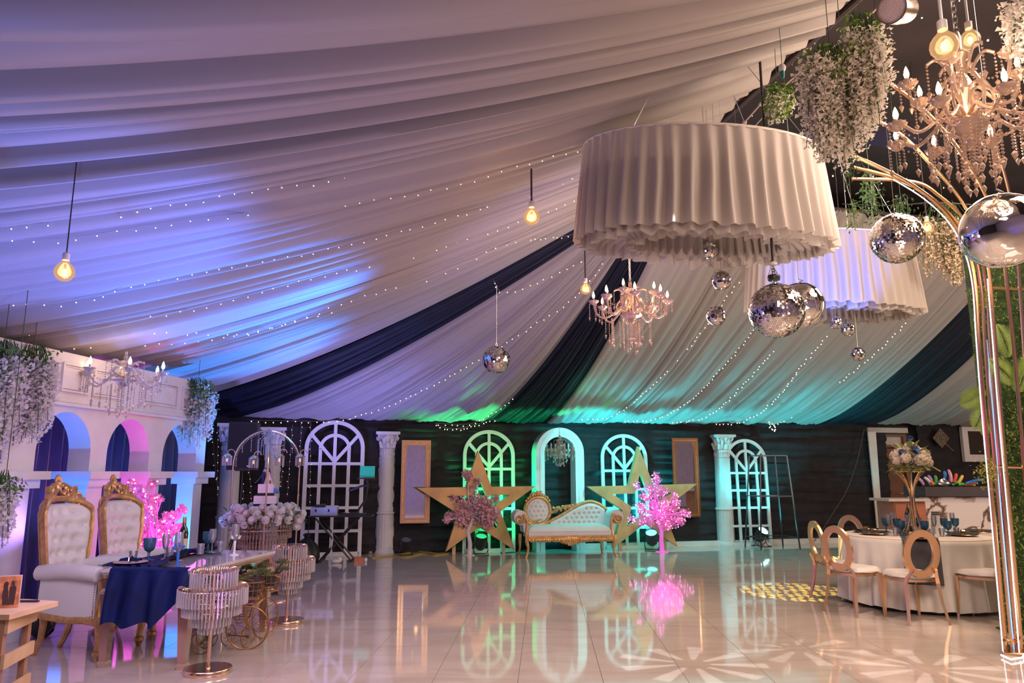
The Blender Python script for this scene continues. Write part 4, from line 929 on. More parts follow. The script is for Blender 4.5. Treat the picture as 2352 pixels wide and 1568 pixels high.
light('POINT', bl+Vector((.25, -.3, .9)), (1, .12, .75), 9, size=.3)
# ---- cake stand
ck = thing('cake_stand', 'round cake stand with gold arched cage and crystal strands', 'cake stand', (0, 0, 0), 0); cb = PY(612, 1085, 9.55); ck.location = (cb.x, 9.55, 0)
MB().lathe([(0, .06), (.50, .06), (.50, .09), (.02, .09), (0, .092)], n=64).build('platform', mat('pale_platform', (.6, .52, .55), .15, var=.05), ck)
MB().lathe([(.503, .055), (.507, .06), (.507, .088), (.503, .093)], n=64).build('platform_rim', GOLD, ck)
for k in range(4): a = .5+pi/2*k; MB().tube([(.43*cos(a)-.02, .43*sin(a), .03), (.43*cos(a)+.02, .43*sin(a), .03)], .03, 12).box((.43*cos(a), .43*sin(a), .05), (.03, .03, .03)).build('castor', BLK, ck)
RA = .405
for k in range(4):
    a = .35+pi/2*k; c, s = cos(a), sin(a)
    MB().tube([(RA*c, RA*s, .09), (RA*c, RA*s, 1.55)]+[(RA*cos(pi/2*j/14)*c, RA*cos(pi/2*j/14)*s, 1.55+.43*sin(pi/2*j/14)) for j in range(1, 15)], .011, 8).build('arch_rod', ROSE, ck)
    bd = MB()
    for j in range(26): e = pi/2*j/26; bd.gem(((RA-.02)*cos(e)*c, (RA-.02)*cos(e)*s, 1.54+.42*sin(e)), .008, .018)
    for j in (4, 9, 14):
        e = pi/2*j/26*1.2
        for i in range(4+j % 3*2): bd.gem(((RA-.02)*cos(e)*c, (RA-.02)*cos(e)*s, 1.52+.42*sin(e)-.022*i), .008, .018)
    stuff(bd.build('bead_garland', GLASS, ck, smooth=False))
for (z, r) in ((.90, RA), (.75, RA), (.12, RA)): MB().tube([(r*cos(2*pi*k/48), r*sin(2*pi*k/48), z) for k in range(48)], .008 if z != .9 else .012, 6, True).build('hoop', ROSE, ck)
MB().lathe([(0, .895), (RA, .895), (RA, .93), (0, .935)], n=40).build('cake_tray', mat('mirror_tray', (.75, .72, .74), .08, .8), ck)
bs = MB()
for (z0, z1, r0, n) in ((.90, .76, .41, 60), (.80, .62, .34, 52), (.68, .50, .29, 46), (.56, .38, .24, 40), (.46, .30, .17, 30)):
    for k in range(n):
        a = 2*pi*k/n; m_ = int((z0-z1)/.021)
        for i in range(m_): bs.gem((r0*cos(a), r0*sin(a), z0-.021*i), .0125 if i % 3 else .017, .022)
stuff(bs.build('crystal_skirt', GLASSW, ck, smooth=False))
tp2 = MB(); rr = random.Random(1)
for k in range(22):
    a = 2*pi*k/22; r = .03+.09*(k % 3)/2; L_ = rr.randint(8, 17)
    for i in range(L_): f = min(1, i/5); tp2.gem((r*f*cos(a)+.01*cos(a), r*f*sin(a)+.01*sin(a), 1.97-.022*i), .009, .019)
stuff(tp2.build('top_strands', GLASS, ck, smooth=False)); MB().lathe([(0, 1.96), (.05, 1.965), (.03, 1.99), (.012, 2.0), (0, 2.04)], n=12).build('finial', GLASS, ck)
# four little hanging lamps on the cage
def mini(px, py, dep, label):
    p = PY(px, py, dep); t = thing('mini_lamp', label, 'lamp', p, 0, None)
    m = MB().tube([(x_, 0, z_) for x_, z_ in arc(.03*0, .0, .045, 0, pi, 10)], .006, 6); m.build('hanger', ROSE, t)
    MB().lathe([(.012, .0), (.03, -.01), (.065, -.04), (.062, -.045), (.02, -.03)], (-.045, 0, 0), 16).build('cap', ROSE, t)
    g = MB()
    for k in range(12): a = 2*pi*k/12; g.box((-.045+.052*cos(a), .052*sin(a), -.10), (.014, .006, .11), a)
    stuff(g.build('glass_prisms', crystal('rod_crystal'), t, smooth=False)); MB().ball((-.045, 0, -.085), (.014, .014, .025), 8, 6).build('bulb', mat('dim_bulb', (.8, .7, .6), .3, em=(1, .7, .5), es=.6), t); return t
mini(531, 1040, 9.45, 'crystal prism mini lamp at left edge of the cake cage')
mini(592, 1045, 9.2, 'crystal prism mini lamp inside left, before the white column')
mini(651, 1040, 9.15, 'crystal prism mini lamp in front right of centre on cake cage')
mini(698, 1041, 9.5, 'crystal prism mini lamp at right edge of the cake cage')
# cake, tiers, topper
ICE = mat('icing', (.80, .74, .74), .6, var=.03)
ca = thing('wedding_cake', 'white two tier square wedding cake with navy ribbon bands', 'cake', ck.location+Vector((.01, 0, .972)), .25)
def tier(name, w_, z0, h_, m): MB().box((0, 0, z0+h_/2), (w_, w_, h_)).build(name, m, ca, smooth=False)
tier('lower_tier', .27, .09, .10, ICE); tier('ribbon_band', .272, .065, .028, NAVY); tier('base_tier', .31, .0, .065, ICE); tier('cake_drum', .34, -.037, .036, GOLD); tier('upper_tier', .19, .225, .11, ICE); tier('ribbon_band', .192, .19, .035, NAVYD)
dt = MB()
for k in range(8): dt.ball((-.12+.034*k, -.136, .12+.03*(k % 2)), .004, 5, 4)
dt.build('icing_pearls', GOLD, ca)
fw = MB()
for k in range(9): fw.ball((.13+.02*cos(k*1.3), -.09+.02*sin(k*2), .235+.012*(k % 4)), (.018, .012, .016), 6, 5)
fw.build('blue_sugar_flower', mat('sugar_blue', (.08, .28, .65), .6), ca)
# topper: couple figurines
tpz = ck.location+Vector((-.0, 0, .972+.336))
fg = thing('cake_topper', 'small bride and groom figurine embracing on top of the cake', 'figurine', tpz, .1); fg.scale = (1.15,)*3
SUIT = mat('navy_suit', (.015, .02, .07), .6); SK = mat('figurine_skin', (.70, .42, .30), .6); HR = mat('dark_hair', (.015, .01, .01), .5); DRS = mat('white_dress', (.85, .72, .68), .7)
MB().tube([(-.03, 0, 0), (-.03, 0, .055), (-.028, 0, .10), (-.02, 0, .13)], [.018, .019, .024, .010], 10).tube([(-.045, 0, .115), (-.04, -.02, .085), (-.005, -.022, .09)], [.009, .008, .006], 6).build('groom_body', SUIT, fg)
MB().ball((-.014, -.002, .152), (.015, .015, .018), 10, 8).build('groom_head', SK, fg); MB().ball((-.018, .003, .160), (.017, .016, .016), 10, 8).build('groom_hair', HR, fg)
MB().lathe([(.048, 0), (.04, .03), (.026, .07), (.014, .095), (.018, .115), (.010, .13)], (.028, -.01, 0), 16, flute=.06, fn=8).build('bride_dress', DRS, fg)
MB().ball((.018, -.012, .146), (.014, .014, .017), 10, 8).tube([(.04, -.02, .118), (.055, -.03, .095), (.06, -.03, .10)], [.006, .005, .004], 6).build('bride_head', SK, fg)
MB().ball((.022, -.002, .150), (.017, .015, .020), 10, 8).tube([(.03, .0, .145), (.042, -.002, .12), (.044, 0, .095)], [.010, .008, .004], 6).build('bride_hair', HR, fg)
MB().grid(lambda a, b: Vector((-.035-.075*b*b-.02*a*b, .01+.02*sin(a*9)*b+.03*a-.02, .14*(1-b)+.01)), 10, 8).build('veil', mat('veil', (.45, .55, .85), .7, alpha=.7), fg)
for s in (0, 1): fg_ = MB().ball((.02+.035*s, -.04, .014), .013, 8, 6).ball((.02+.035*s, -.046, .032), .010, 8, 6); fg_.build('teddy', mat('teddy_brown', (.30, .10, .05), .9), fg)
# flower garland round the tray
def rose(c, r, n_, label=None, m=None, par=None):
    m = m or soft('rose_petal', (.90, .82, .76), .15); mb = MB(); rr = random.Random(int(c[0]*1e4) & 0xffff); n_ = Vector(n_).normalized(); u = n_.orthogonal().normalized(); v = n_.cross(u); c = Vector(c)
    for L_, (kk, rad, lift, sz) in enumerate(((7, .95, -.1, .62), (7, .70, .15, .55), (5, .42, .35, .42), (3, .16, .5, .3))):
        for k in range(kk):
            a = 2*pi*k/kk+L_*.7; e = u*cos(a)+v*sin(a); f = -u*sin(a)+v*cos(a); p = c+e*rad*r*.62+n_*lift*r
            mb.add([p-f*sz*r-n_*.25*r, p+f*sz*r-n_*.25*r, p+f*sz*r*.9+e*.35*r+n_*.35*r, p+e*.5*r+n_*.42*r, p-f*sz*r*.9+e*.35*r+n_*.35*r], [(0, 1, 2, 3, 4)])
    mb.ball(c+n_*.3*r, r*.35, 8, 6); mb.ball(c-n_*.2*r, r*.6, 8, 6); return mb.build('rose', m, par, sharp=3)
def mum(c, r, m=None, par=None, name='chrysanthemum'):
    m = m or soft('mum_petal', (.88, .83, .78), .15); mb = MB(); rr = random.Random(int(c[0]*1e4) & 0xfff); c = Vector(c); mb.ball(c, r*.6, 8, 6)
    for k in range(70):
        z = 1-2*(k+.5)/70; a = k*2.4; d = Vector((sqrt(1-z*z)*cos(a), sqrt(1-z*z)*sin(a), z)); s = d.orthogonal().normalized()*r*.13
        mb.add([c+d*r*.4-s, c+d*r*.4+s, c+d*r*1.0+s*.9, c+d*r*1.12, c+d*r*1.0-s*.9], [(0, 1, 2, 3, 4)])
    return mb.build(name, m, par, smooth=False)
ga = thing('flower_garland', 'garland of white roses and chrysanthemums around the cake', 'flowers', ck.location+Vector((0, 0, .86)), 0)
rr = random.Random(9)
for k in range(57):
    a = -pi*1.05+2*pi*k/57*1.0; lay = k % 3; r0 = (.36, .45, .41)[lay]; z = (.15, .03, .10)[lay]*(1 if 1 else 0)-.0
    c = Vector((r0*cos(a), r0*sin(a), z+rr.uniform(-.02, .02)))
    if k % 2: mum(c, rr.uniform(.042, .055), par=ga)
    else: rose(c, rr.uniform(.045, .055), (cos(a), sin(a), .4), par=ga)
for k in range(7):
    a = -.9-.28*k; c = Vector((.47*cos(a), .47*sin(a), rr.uniform(-.05, .02))); mum(c, .042, par=ga) if k % 3 == 0 else None
for x, z in ((-.47, .0), (-.44, -.04), (.48, .0), (.50, .08), (.46, -.07)): (rose((x, -.12, z), .05, (x, -1, .2), par=ga) if z != .08 else mum((x, -.05, z), .05, par=ga))
lf = MB()
def leafq(mb, c, d, L_, w_, n_):
    d = Vector(d).normalized(); s = d.cross(Vector(n_)).normalized()*w_; c = Vector(c); u = s.cross(d).normalized()*w_*.5
    mb.add([c, c+d*L_*.35+s+u, c+d*L_, c+d*L_*.35-s+u, c+d*L_*.4], [(0, 1, 4), (1, 2, 4), (0, 4, 3), (4, 2, 3)])
for k in range(170):
    a = rr.uniform(0, 6.28); r0 = rr.uniform(.32, .50); leafq(lf, (r0*cos(a), r0*sin(a), rr.uniform(-.07, .12)), (cos(a)+rr.uniform(-.6, .6), sin(a)+rr.uniform(-.6, .6), rr.uniform(-.3, .9)), rr.uniform(.05, .11), .02, (0, 0, 1))
stuff(lf.build('foliage', LEAFD, ga, smooth=False))
# ---- speaker
sp = thing('loudspeaker', 'large black loudspeaker on tripod behind the cake arch', 'speaker', (PY(556, 1085, 11.75).x, 11.75, 0), .25)
MB().box((0, 0, 1.86), (.44, .36, .74)).build('cabinet', BLK, sp, smooth=False); MB().box((.0, -.185, 1.86), (.38, .012, .68)).build('grille', mat('speaker_grille', (.03, .02, .03), .7), sp, smooth=False)
MB().tube([(0, 0, .6), (0, 0, 1.5)], .018, 10).box((0, 0, 1.485), (.2, .2, .02)).build('pole', BLK, sp)
for k in range(3): a = 2*pi*k/3; MB().tube([(0, 0, .75), (.38*cos(a), .38*sin(a), .012)], .012, 8).build('leg', BLK, sp)
MB().box((.1, -.19, 1.55), (.04, .004, .02)).build('badge', STEEL, sp, smooth=False)
# ---- laptop table
dj = wthing('folding_stand', 'black crossed leg folding table below the silver equipment case', 'table', 778, 1288, rz=.05)
MB().box((.02, 0, .735), (1.04, .40, .025)).build('tabletop', BLK, dj, smooth=False)
for y in (-.15, .15):
    MB().tube([(-.38, y, .70), (.22, y, .03)], .016, 6).build('crossed_leg', BLK, dj); MB().tube([(.30, y, .70), (-.28, y, .03)], .016, 6).build('crossed_leg', BLK, dj)
for x in (-.28, .22): MB().tube([(x, -.25, .02), (x, .25, .02)], .018, 6).build('foot_bar', BLK, dj)
L0 = Vector(dj.location)
fc = thing('flight_case', 'silver aluminium equipment case on the folding table', 'case', L0+Vector((-.26, -.03, .748)), .12)
MB().box((0, 0, .065), (.42, .28, .13)).build('case_body', mat('aluminium_sheet', (.35, .42, .52), .35, .6), fc, smooth=False)
eg = MB()
for z in (.004, .126): eg.ring([(-.213, z-.006), (.213, z-.006), (.213, z+.006), (-.213, z+.006)], [(-.2, z-.001), (.2, z-.001), (.2, z+.001), (-.2, z+.001)], -.145, .145)
for x in (-.21, .21): eg.box((x, -.142, .065), (.012, .01, .13))
eg.build('edge_trim', STEEL, fc, smooth=False)
for x in (-.13, .08): MB().box((x, -.146, .08), (.03, .01, .045)).build('latch', BLK, fc, smooth=False)
mx = thing('audio_mixer', 'small black audio box with knobs on the silver case', 'mixer', L0+Vector((-.33, -.03, .88)), .12); MB().box((0, 0, .02), (.18, .16, .04)).build('body', BLK, mx, smooth=False)
kb = MB()
for k in range(4): kb.tube([(-.06+.04*k, -.02, .04), (-.06+.04*k, -.02, .055)], .007, 6)
kb.build('knobs', STEEL, mx)['kind'] = 'stuff'
rt = thing('router', 'flat white box with aerials on the silver case', 'router', L0+Vector((-.14, -.03, .88)), .1); MB().box((0, 0, .012), (.2, .13, .024)).build('body', WHITE, rt, smooth=False); MB().tube([(-.08, .05, .02), (-.09, .05, .13)], .004, 5).build('aerial', BLK, rt); MB().tube([(.06, .05, .02), (.09, .05, .12)], .004, 5).build('aerial', BLK, rt)
cn = thing('dj_controller', 'low black controller deck on right end of folding table', 'controller', L0+Vector((.22, -.02, .748)), .05); MB().box((0, 0, .018), (.40, .22, .036)).build('body', BLK, cn, smooth=False)
for s in (-.11, .11): MB().lathe([(0, .036), (.05, .036), (.05, .048), (0, .05)], (s, 0, 0), 16).build('jog_wheel', STEEL, cn)
ls = thing('laptop_stand', 'bent black arm stand holding green lit screen', 'stand', L0+Vector((.30, .05, .748)), 0)
MB().tube([(-.04, 0, 0), (0, 0, .10), (.10, 0, .24), (.14, 0, .50), (.12, -.02, .58)], .018, 8).build('arm', BLK, ls); MB().tube([(-.18, -.03, .40), (.02, -.03, .47), (.14, -.02, .50)], .02, 6).build('cable_bundle', CABLE, ls)
MB().box((.12, -.05, .60), (.30, .14, .012)).box((-.04, 0, .01), (.14, .14, .02)).build('shelf_plate', BLK, ls, smooth=False)
lp = thing('laptop', 'open laptop with its back lit bright green on the stand', 'laptop', L0+Vector((.42, 0, 1.355)), .1); MB().box((0, 0, .006), (.27, .16, .012)).build('keyboard_base', BLK, lp, smooth=False)
MB().box((.01, -.03, .11), (.25, .008, .19), 0, Matrix.Rotation(-.2, 3, 'X')).build('screen', mat('green_screen', (.02, .30, .18), .4, em=(.01, .45, .22), es=.25), lp, smooth=False)
pk = thing('cable_box', 'small orange and white power box on floor under the folding table', 'box', L0+Vector((.36, -.1, 0)), .2); MB().box((0, 0, .035), (.16, .10, .07)).build('body', mat('orange_plastic', (.6, .15, .05), .5), pk, smooth=False); MB().tube([(.09, -.02, .03), (.13, -.02, .03)], .035, 12).build('white_end', WHITE, pk)
tag(MB().tube([L0+Vector(p) for p in ((-.52, -.25, .012), (-.42, -.3, .018), (-.33, -.26, .02), (-.24, -.31, .018))], .035, 8).build('black_pouch', BLK), 'black cloth pouch on floor left of the folding table foot', 'pouch')
wp = tag(MB().ball((0, 0, .03), (.09, .06, .035), 12, 8).ball((.06, 0, .05), (.04, .04, .045), 10, 8).build('white_cloth_bundle', LINEN), 'crumpled white cloth on floor near foot of folding table', 'cloth'); wp.location = L0+Vector((.02, -.28, 0))
w2 = tag(MB().ball((0, 0, .045), (.10, .08, .05), 12, 8).ball((-.07, 0, .03), (.07, .05, .035), 12, 8).build('cloth_bundle', mat('pinkish_cloth', (.55, .42, .40), .8)), 'pinkish cloth heap on floor between trellis frame and column', 'cloth'); w2.location = PZ(850, 1271, 0)
bb = tag(MB().lathe([(0, 0), (.17, 0), (.21, .10, .07), (.20, .2, .1), (.15, .30, .14), (.07, .38, .2), (.03, .40, .2), (.06, .46, .25)], n=28, flute=.05, fn=5).build('dark_bin_bag', BLK), 'slumped black bag between cake stand and folding table', 'bag'); bb.location = (PY(712, 1085, 12.4).x, 12.4, 0)
tb_ = tag(MB().lathe([(.03, 0), (.05, .1), (.085, .15), (.08, .15), (.03, .01)], n=7).build('teal_bag', mat('teal_plastic', (.03, .30, .33), .4)), 'small teal plastic bag hung beside the black bag', 'bag'); tb_.location = (PY(700, 1085, 11.9).x+.03, 11.95, .02)
# ---- black metal rack
rk = wthing('metal_rack', 'empty tapering metal rack frame left of the dark wall', 'rack', 1757, 1252, wmax=13.3)
RS = mat('teal_steel', (.10, .11, .12), .35, .7); hb, ht_, z_ = .42, .29, 1.78
for sx in (-1, 1):
    for sy in (-1, 1): MB().tube([(sx*hb, sy*.28-.1, 0), (sx*ht_+.02, sy*.20-.1, z_)], .016, 4).build('post', RS, rk, smooth=False)
for f in (.12, .56, 1.0):
    h_ = hb+(ht_-hb)*f; d_ = .28+(.20-.28)*f
    for (p, q_) in (((-h_, -d_), (h_, -d_)), ((-h_, d_), (h_, d_)), ((-h_, -d_), (-h_, d_)), ((h_, -d_), (h_, d_))): MB().tube([(p[0]+.02*f, p[1]-.1, z_*f), (q_[0]+.02*f, q_[1]-.1, z_*f)], .012, 4).build('rail', RS, rk, smooth=False)
# stage lights at the back
parcan(PZ(1104, 1274), A_+pi, -.45, 'black stage light on floor behind the pale blossom tree trunk', lens('lens_green', (.05, 1, .35), .6), 1.25)
parcan(PZ(1498, 1264), A_+pi-.5, -.6, 'dark blue stage light on floor left of the glowing tree trunk', lens('lens_aqua', (.2, .9, 1), 2), 1.3)
parcan(PZ(1748, 1254), A_+pi+.2, -.75, 'stage light shining turquoise on floor inside the metal rack', lens('lens_aqua_bright', (.35, 1, 1), 7), 1.25)
parcan(PZ(932, 1277), A_+pi, -.5, 'unlit stage light in the dark below the left mirror', None, 1.1)
def cable(name, label, pts, r, m): return tag(MB().tube(smooth_path([tuple(p) for p in pts], 6), r, 6).build(name, m), label, 'cable')
YEL = mat('yellow_cable', (.50, .30, .03), .5)
cable('extension_cord', 'yellow cord wandering along floor below left mirror', [PZ(855, 1281, .012), PZ(900, 1276, .012), PZ(935, 1279, .012), PZ(970, 1271, .012), PZ(1000, 1275, .012), PZ(1022, 1268, .012)], .012, YEL)
cable('extension_cord', 'second yellow cord looping in front of left star foot', [PZ(920, 1272, .012), PZ(950, 1267, .012), PZ(985, 1268, .03), PZ(1010, 1273, .012), PZ(1030, 1271, .012)], .011, YEL)
cable('power_cable', 'thin black cable looping on floor right of left star', [PZ(1140, 1266, .01), PZ(1165, 1258, .01), PZ(1190, 1266, .01), PZ(1150, 1269, .01)], .008, CABLE)
cable('power_cable', 'thin white cable on floor under right star', [PZ(1445, 1248, .01), PZ(1462, 1244, .02), PZ(1480, 1252, .01), PZ(1500, 1254, .01)], .008, WHITE)
cable('hanging_cable', 'thin cable drooping across the black wall cloth at right', [PW(1985, 985, 13.86), PW(1968, 1060, 13.86), PW(1945, 1125, 13.86), PW(1915, 1175, 13.86), PW(1890, 1215, 13.86), PW(1870, 1243, 13.86)], .008, mat('grey_cable', (.12, .09, .08), .6))
cable('hanging_cable', 'white cable dangling from folding table edge', [L0+Vector((-.1, -.21, .72)), L0+Vector((-.08, -.22, .5)), L0+Vector((-.06, -.22, .35)), L0+Vector((-.09, -.22, .12)), L0+Vector((-.02, -.24, .02))], .006, WHITE)
cable('hanging_cable', 'black cable dangling at left of folding table', [L0+Vector((-.46, -.21, .74)), L0+Vector((-.47, -.22, .5)), L0+Vector((-.45, -.22, .2)), L0+Vector((-.50, -.24, .02))], .007, CABLE)
# ================================================================ hanging things
CORD = mat('bulb_cord', (.05, .03, .03), .6); OPAL = mat('porcelain_socket', (.75, .7, .68), .4)
m = bpy.data.materials.new('amber_globe'); m.use_nodes = True; nt = m.node_tree; nt.nodes.clear(); o_ = nt.nodes.new('ShaderNodeOutputMaterial'); a_ = nt.nodes.new('ShaderNodeAddShader'); t_ = nt.nodes.new('ShaderNodeBsdfTransparent'); e_ = nt.nodes.new('ShaderNodeEmission'); g_ = nt.nodes.new('ShaderNodeBsdfGlossy'); mx_ = nt.nodes.new('ShaderNodeMixShader')
t_.inputs[0].default_value = (.55, .42, .28, 1); e_.inputs[0].default_value = (1, .58, .28, 1); e_.inputs[1].default_value = .42; g_.inputs['Roughness'].default_value = .05; mx_.inputs[0].default_value = .08
nt.links.new(t_.outputs[0], a_.inputs[0]); nt.links.new(e_.outputs[0], a_.inputs[1]); nt.links.new(a_.outputs[0], mx_.inputs[1]); nt.links.new(g_.outputs[0], mx_.inputs[2]); nt.links.new(mx_.outputs[0], o_.inputs[0]); MC['amber_globe'] = m; GLOBE = m
def surf_z(x, y):
    """height of the drape or dark ceiling above a point, for hanging cords"""
    u, w_ = RI(x, y)
    if u > 4.15 and w_ < 9.3: return 5.99
    b_ = bpy_best = None; bd = 9
    for i in range(0, 171):
        P, Q, sg = row(i/10)
        for j in range(0, 21):
            t = j/20; du = P[0]*(1-t)+Q[0]*t-u; dw = P[1]*(1-t)+Q[1]*t-w_; d = du*du+dw*dw
            if d < bd: bd = d; bpy_best = P[2]*(1-t)+Q[2]*t-sg*4*t*(1-t)
    return min(bpy_best or 5.4, 5.95)
def pendant(label, px, py, dep, rpx, cord_top=None, watts=8, cordr=.004, cordm=None):
    p = PY(px, py, dep); pm = F/(dep*CP+(p.z-H)*SP); r = rpx/pm; t = thing('pendant_bulb', label, 'bulb', p)
    zt = (PY(px, cord_top, dep).z if cord_top else surf_z(p.x, p.y))-p.z
    MB().lathe([(0, -r), (r*.38, -r*.92), (r*.72, -r*.68), (r*.95, -r*.3), (r, 0), (r*.93, r*.38), (r*.7, r*.74), (r*.42, r*1.02), (r*.32, r*1.3), (r*.32, r*1.4)], n=24).build('glass_globe', GLOBE, t, sharp=2)
    MB().ball((0, 0, -.02*r), (r*.26, r*.26, r*.42), 12, 8).build('filament', BULB, t)
    MB().lathe([(r*.34, r*1.3), (r*.36, r*1.4), (r*.36, r*2.0), (r*.25, r*2.1), (r*.12, r*2.15)], n=16).build('socket', OPAL, t)
    MB().tube([(0, 0, r*2.1), (0, 0, zt)], cordr, 6).build('cord', cordm or CORD, t)
    light('POINT', (p.x, p.y, p.z), (1, .62, .32), watts, size=r*.8)
    return t
pendant('glowing amber bulb against violet drape at far left', 148, 625, 4.6, 22, None, 4)
pendant('glowing amber bulb on black cord left of the big ruffled shade', 1221, 499, 6.4, 18.5, 388, 7, .010)
pendant('smaller amber bulb on long cord beside the pink crystal chandelier', 1345, 664, 8.6, 12.5, 535, 5, .010)
pendant('large amber bulb on pale cord in front of the big crystal chandelier', 2169, 106, 3.3, 31, -60, 3, .008, OPAL)
pendant('amber bulb partly hidden behind stem of the big crystal chandelier', 2228, 92, 4.5, 22, -60, 3, .008, OPAL)
pendant('amber bulb hanging before the farther ruffled shade beside faceted ball', 2130, 524, 7.6, 13.5, None, 5, .007)
# ---- mirror balls
BT = mat('ball_tile', (.80, .78, .80), .05, 1, var=.05)
def mball(label, px, py, dep, rpx, up_px=None, seed=1, group=None, rows=None, cap=True):
    p = PY(px, py, dep); pm = F/(dep*CP+(p.z-H)*SP); r = rpx/pm; t = thing('mirror_ball', label, 'mirror ball', p, seed*.7, group); rr = random.Random(seed)
    MB().ball((0, 0, 0), r*.97, 24, 16).build('core', mat('ball_core', (.12, .10, .11), .4, .5), t)
    N = rows or max(16, int(rpx*.75)); tl = MB()
    for i in range(N):
        f = -pi/2+pi*(i+.5)/N; K = max(3, int(2*N*cos(f)+.5)); hs = pi*r/N*.455
        for k in range(K):
            a = 2*pi*k/K; n = Vector((cos(f)*cos(a), cos(f)*sin(a), sin(f))); e = Vector((-sin(a), cos(a), 0)); g = n.cross(e)
            n2 = (n+e*rr.gauss(0, .075)+g*rr.gauss(0, .075)).normalized(); e2 = (e-n2*e.dot(n2)).normalized(); g2 = n2.cross(e2); c = n*r*.995; ws = pi*r*cos(f)/K*.91
            tl.add([c-e2*ws-g2*hs, c+e2*ws-g2*hs, c+e2*ws+g2*hs, c-e2*ws+g2*hs], [(0, 1, 2, 3)])
    stuff(tl.build('mirror_tiles', BT, t, smooth=False))
    MB().lathe([(r*.12, r*.985), (r*.12, r*1.04), (0, r*1.05)], n=12).tube([(r*.09*cos(2*pi*k/12), 0, r*1.12+r*.09*sin(2*pi*k/12)) for k in range(12)], r*.02, 5, True).build('hanging_cap', STEEL, t)
    zt = (PY(px, up_px, dep).z if up_px else surf_z(p.x, p.y))-p.z
    MB().tube([(0, 0, r*1.15), (0, 0, zt)], .003, 4).build('string', STEEL, t)
    return t
mball('mirror ball alone before the left pale drape, below mid height', 1140, 826, 9.0, 31.5, 655, 1)
mball('small mirror ball just under middle of big ruffled shade, top of three', 1629, 575, 6.9, 21, None, 2)
mball('small mirror ball below the shade, middle of the vertical three', 1657, 644, 7.0, 22.5, None, 3)
mball('small mirror ball, lowest of the vertical three', 1645, 725, 7.2, 22, None, 4)
mball('largest tiled mirror ball, hanging from black motor', 1784, 713, 6.2, 63, 655, 5, rows=44)
mball('tiled mirror ball hanging in front of gold arch rods at right', 2060, 547, 6.0, 58, None, 6, rows=48)
mball('tiny mirror ball under farther shade, upper left of its three', 1920, 741, 8.8, 14.5, None, 7)
mball('tiny mirror ball under farther shade, centre of its three', 1948, 756, 8.9, 15.5, None, 8)
mball('tiny mirror ball under farther shade, lowest of its three', 1971, 813, 9.0, 16, None, 9)
# motor above the big ball
p = PY(1777, 632, 6.2); mo = thing('ball_motor', 'small black motor on chain above the largest mirror ball', 'motor', p)
MB().lathe([(0, -.045), (.05, -.045), (.055, -.02), (.05, .0), (0, .0)], n=16).build('housing', BLK, mo); MB().tube([(-.05, 0, -.02), (-.01, 0, .09)], .006, 5).tube([(.05, 0, -.02), (.0, 0, .09)], .006, 5).build('bracket', STEEL, mo)
MB().lathe([(0, .09), (.03, .09), (.035, .11), (0, .13)], n=12).build('swivel', OPAL, mo)
ch_ = MB()
for k in range(5): ch_.tube([(.013*cos(a), .004*k % 2, .02+.026*k+.017*sin(a)) for a in [2*pi*j/8 for j in range(8)]], .004, 4, True)
ch_.tube([(0, 0, .12), (0, 0, surf_z(p.x, p.y)-p.z)], .012, 6); ch_.build('chain', BLK, mo)
def chrome_ball(label, px, py, dep, rpx, seed=0, ax=1.0, lobed=False):
    p = PY(px, py, dep); pm = F/(dep*CP+(p.z-H)*SP); r = rpx/pm; t = thing('foil_balloon', label, 'balloon', p, .4)
    N = 64
    def fn(a, b):
        f = -pi/2+pi*b; an = 2*pi*a; k = 1+.012*cos(an*4)*cos(f)+.010*noise.noise(Vector((cos(an)*3, sin(an)*3, sin(f)*6+seed))); cr_ = .035*math.exp(-(cos(an-.6)/.10)**2)*(1+.3*sin(f*50))
        k -= cr_
        return Vector((r*k*cos(f)*cos(an)*ax, r*k*cos(f)*sin(an), r*k*sin(f)*.97))
    MB().grid(fn, N*2, N, cu=True).build('foil_skin', CHROME, t, sharp=3)
    MB().tube([(0, 0, r*.95), (.02, 0, r*1.05), (.06, 0, r*1.1), (.0, 0, r*1.14)], .006, 5).tube([(0, 0, r*1.1), (0, 0, surf_z(p.x, p.y)-p.z)], .002, 4).build('ribbon', STEEL, t); return t
chrome_ball('shiny chrome foil balloon tucked behind the largest mirror ball', 1838, 702, 6.9, 55, 3)
chrome_ball('large chrome foil balloon at right edge before the gold arch', 2300, 530, 4.3, 88, 7)
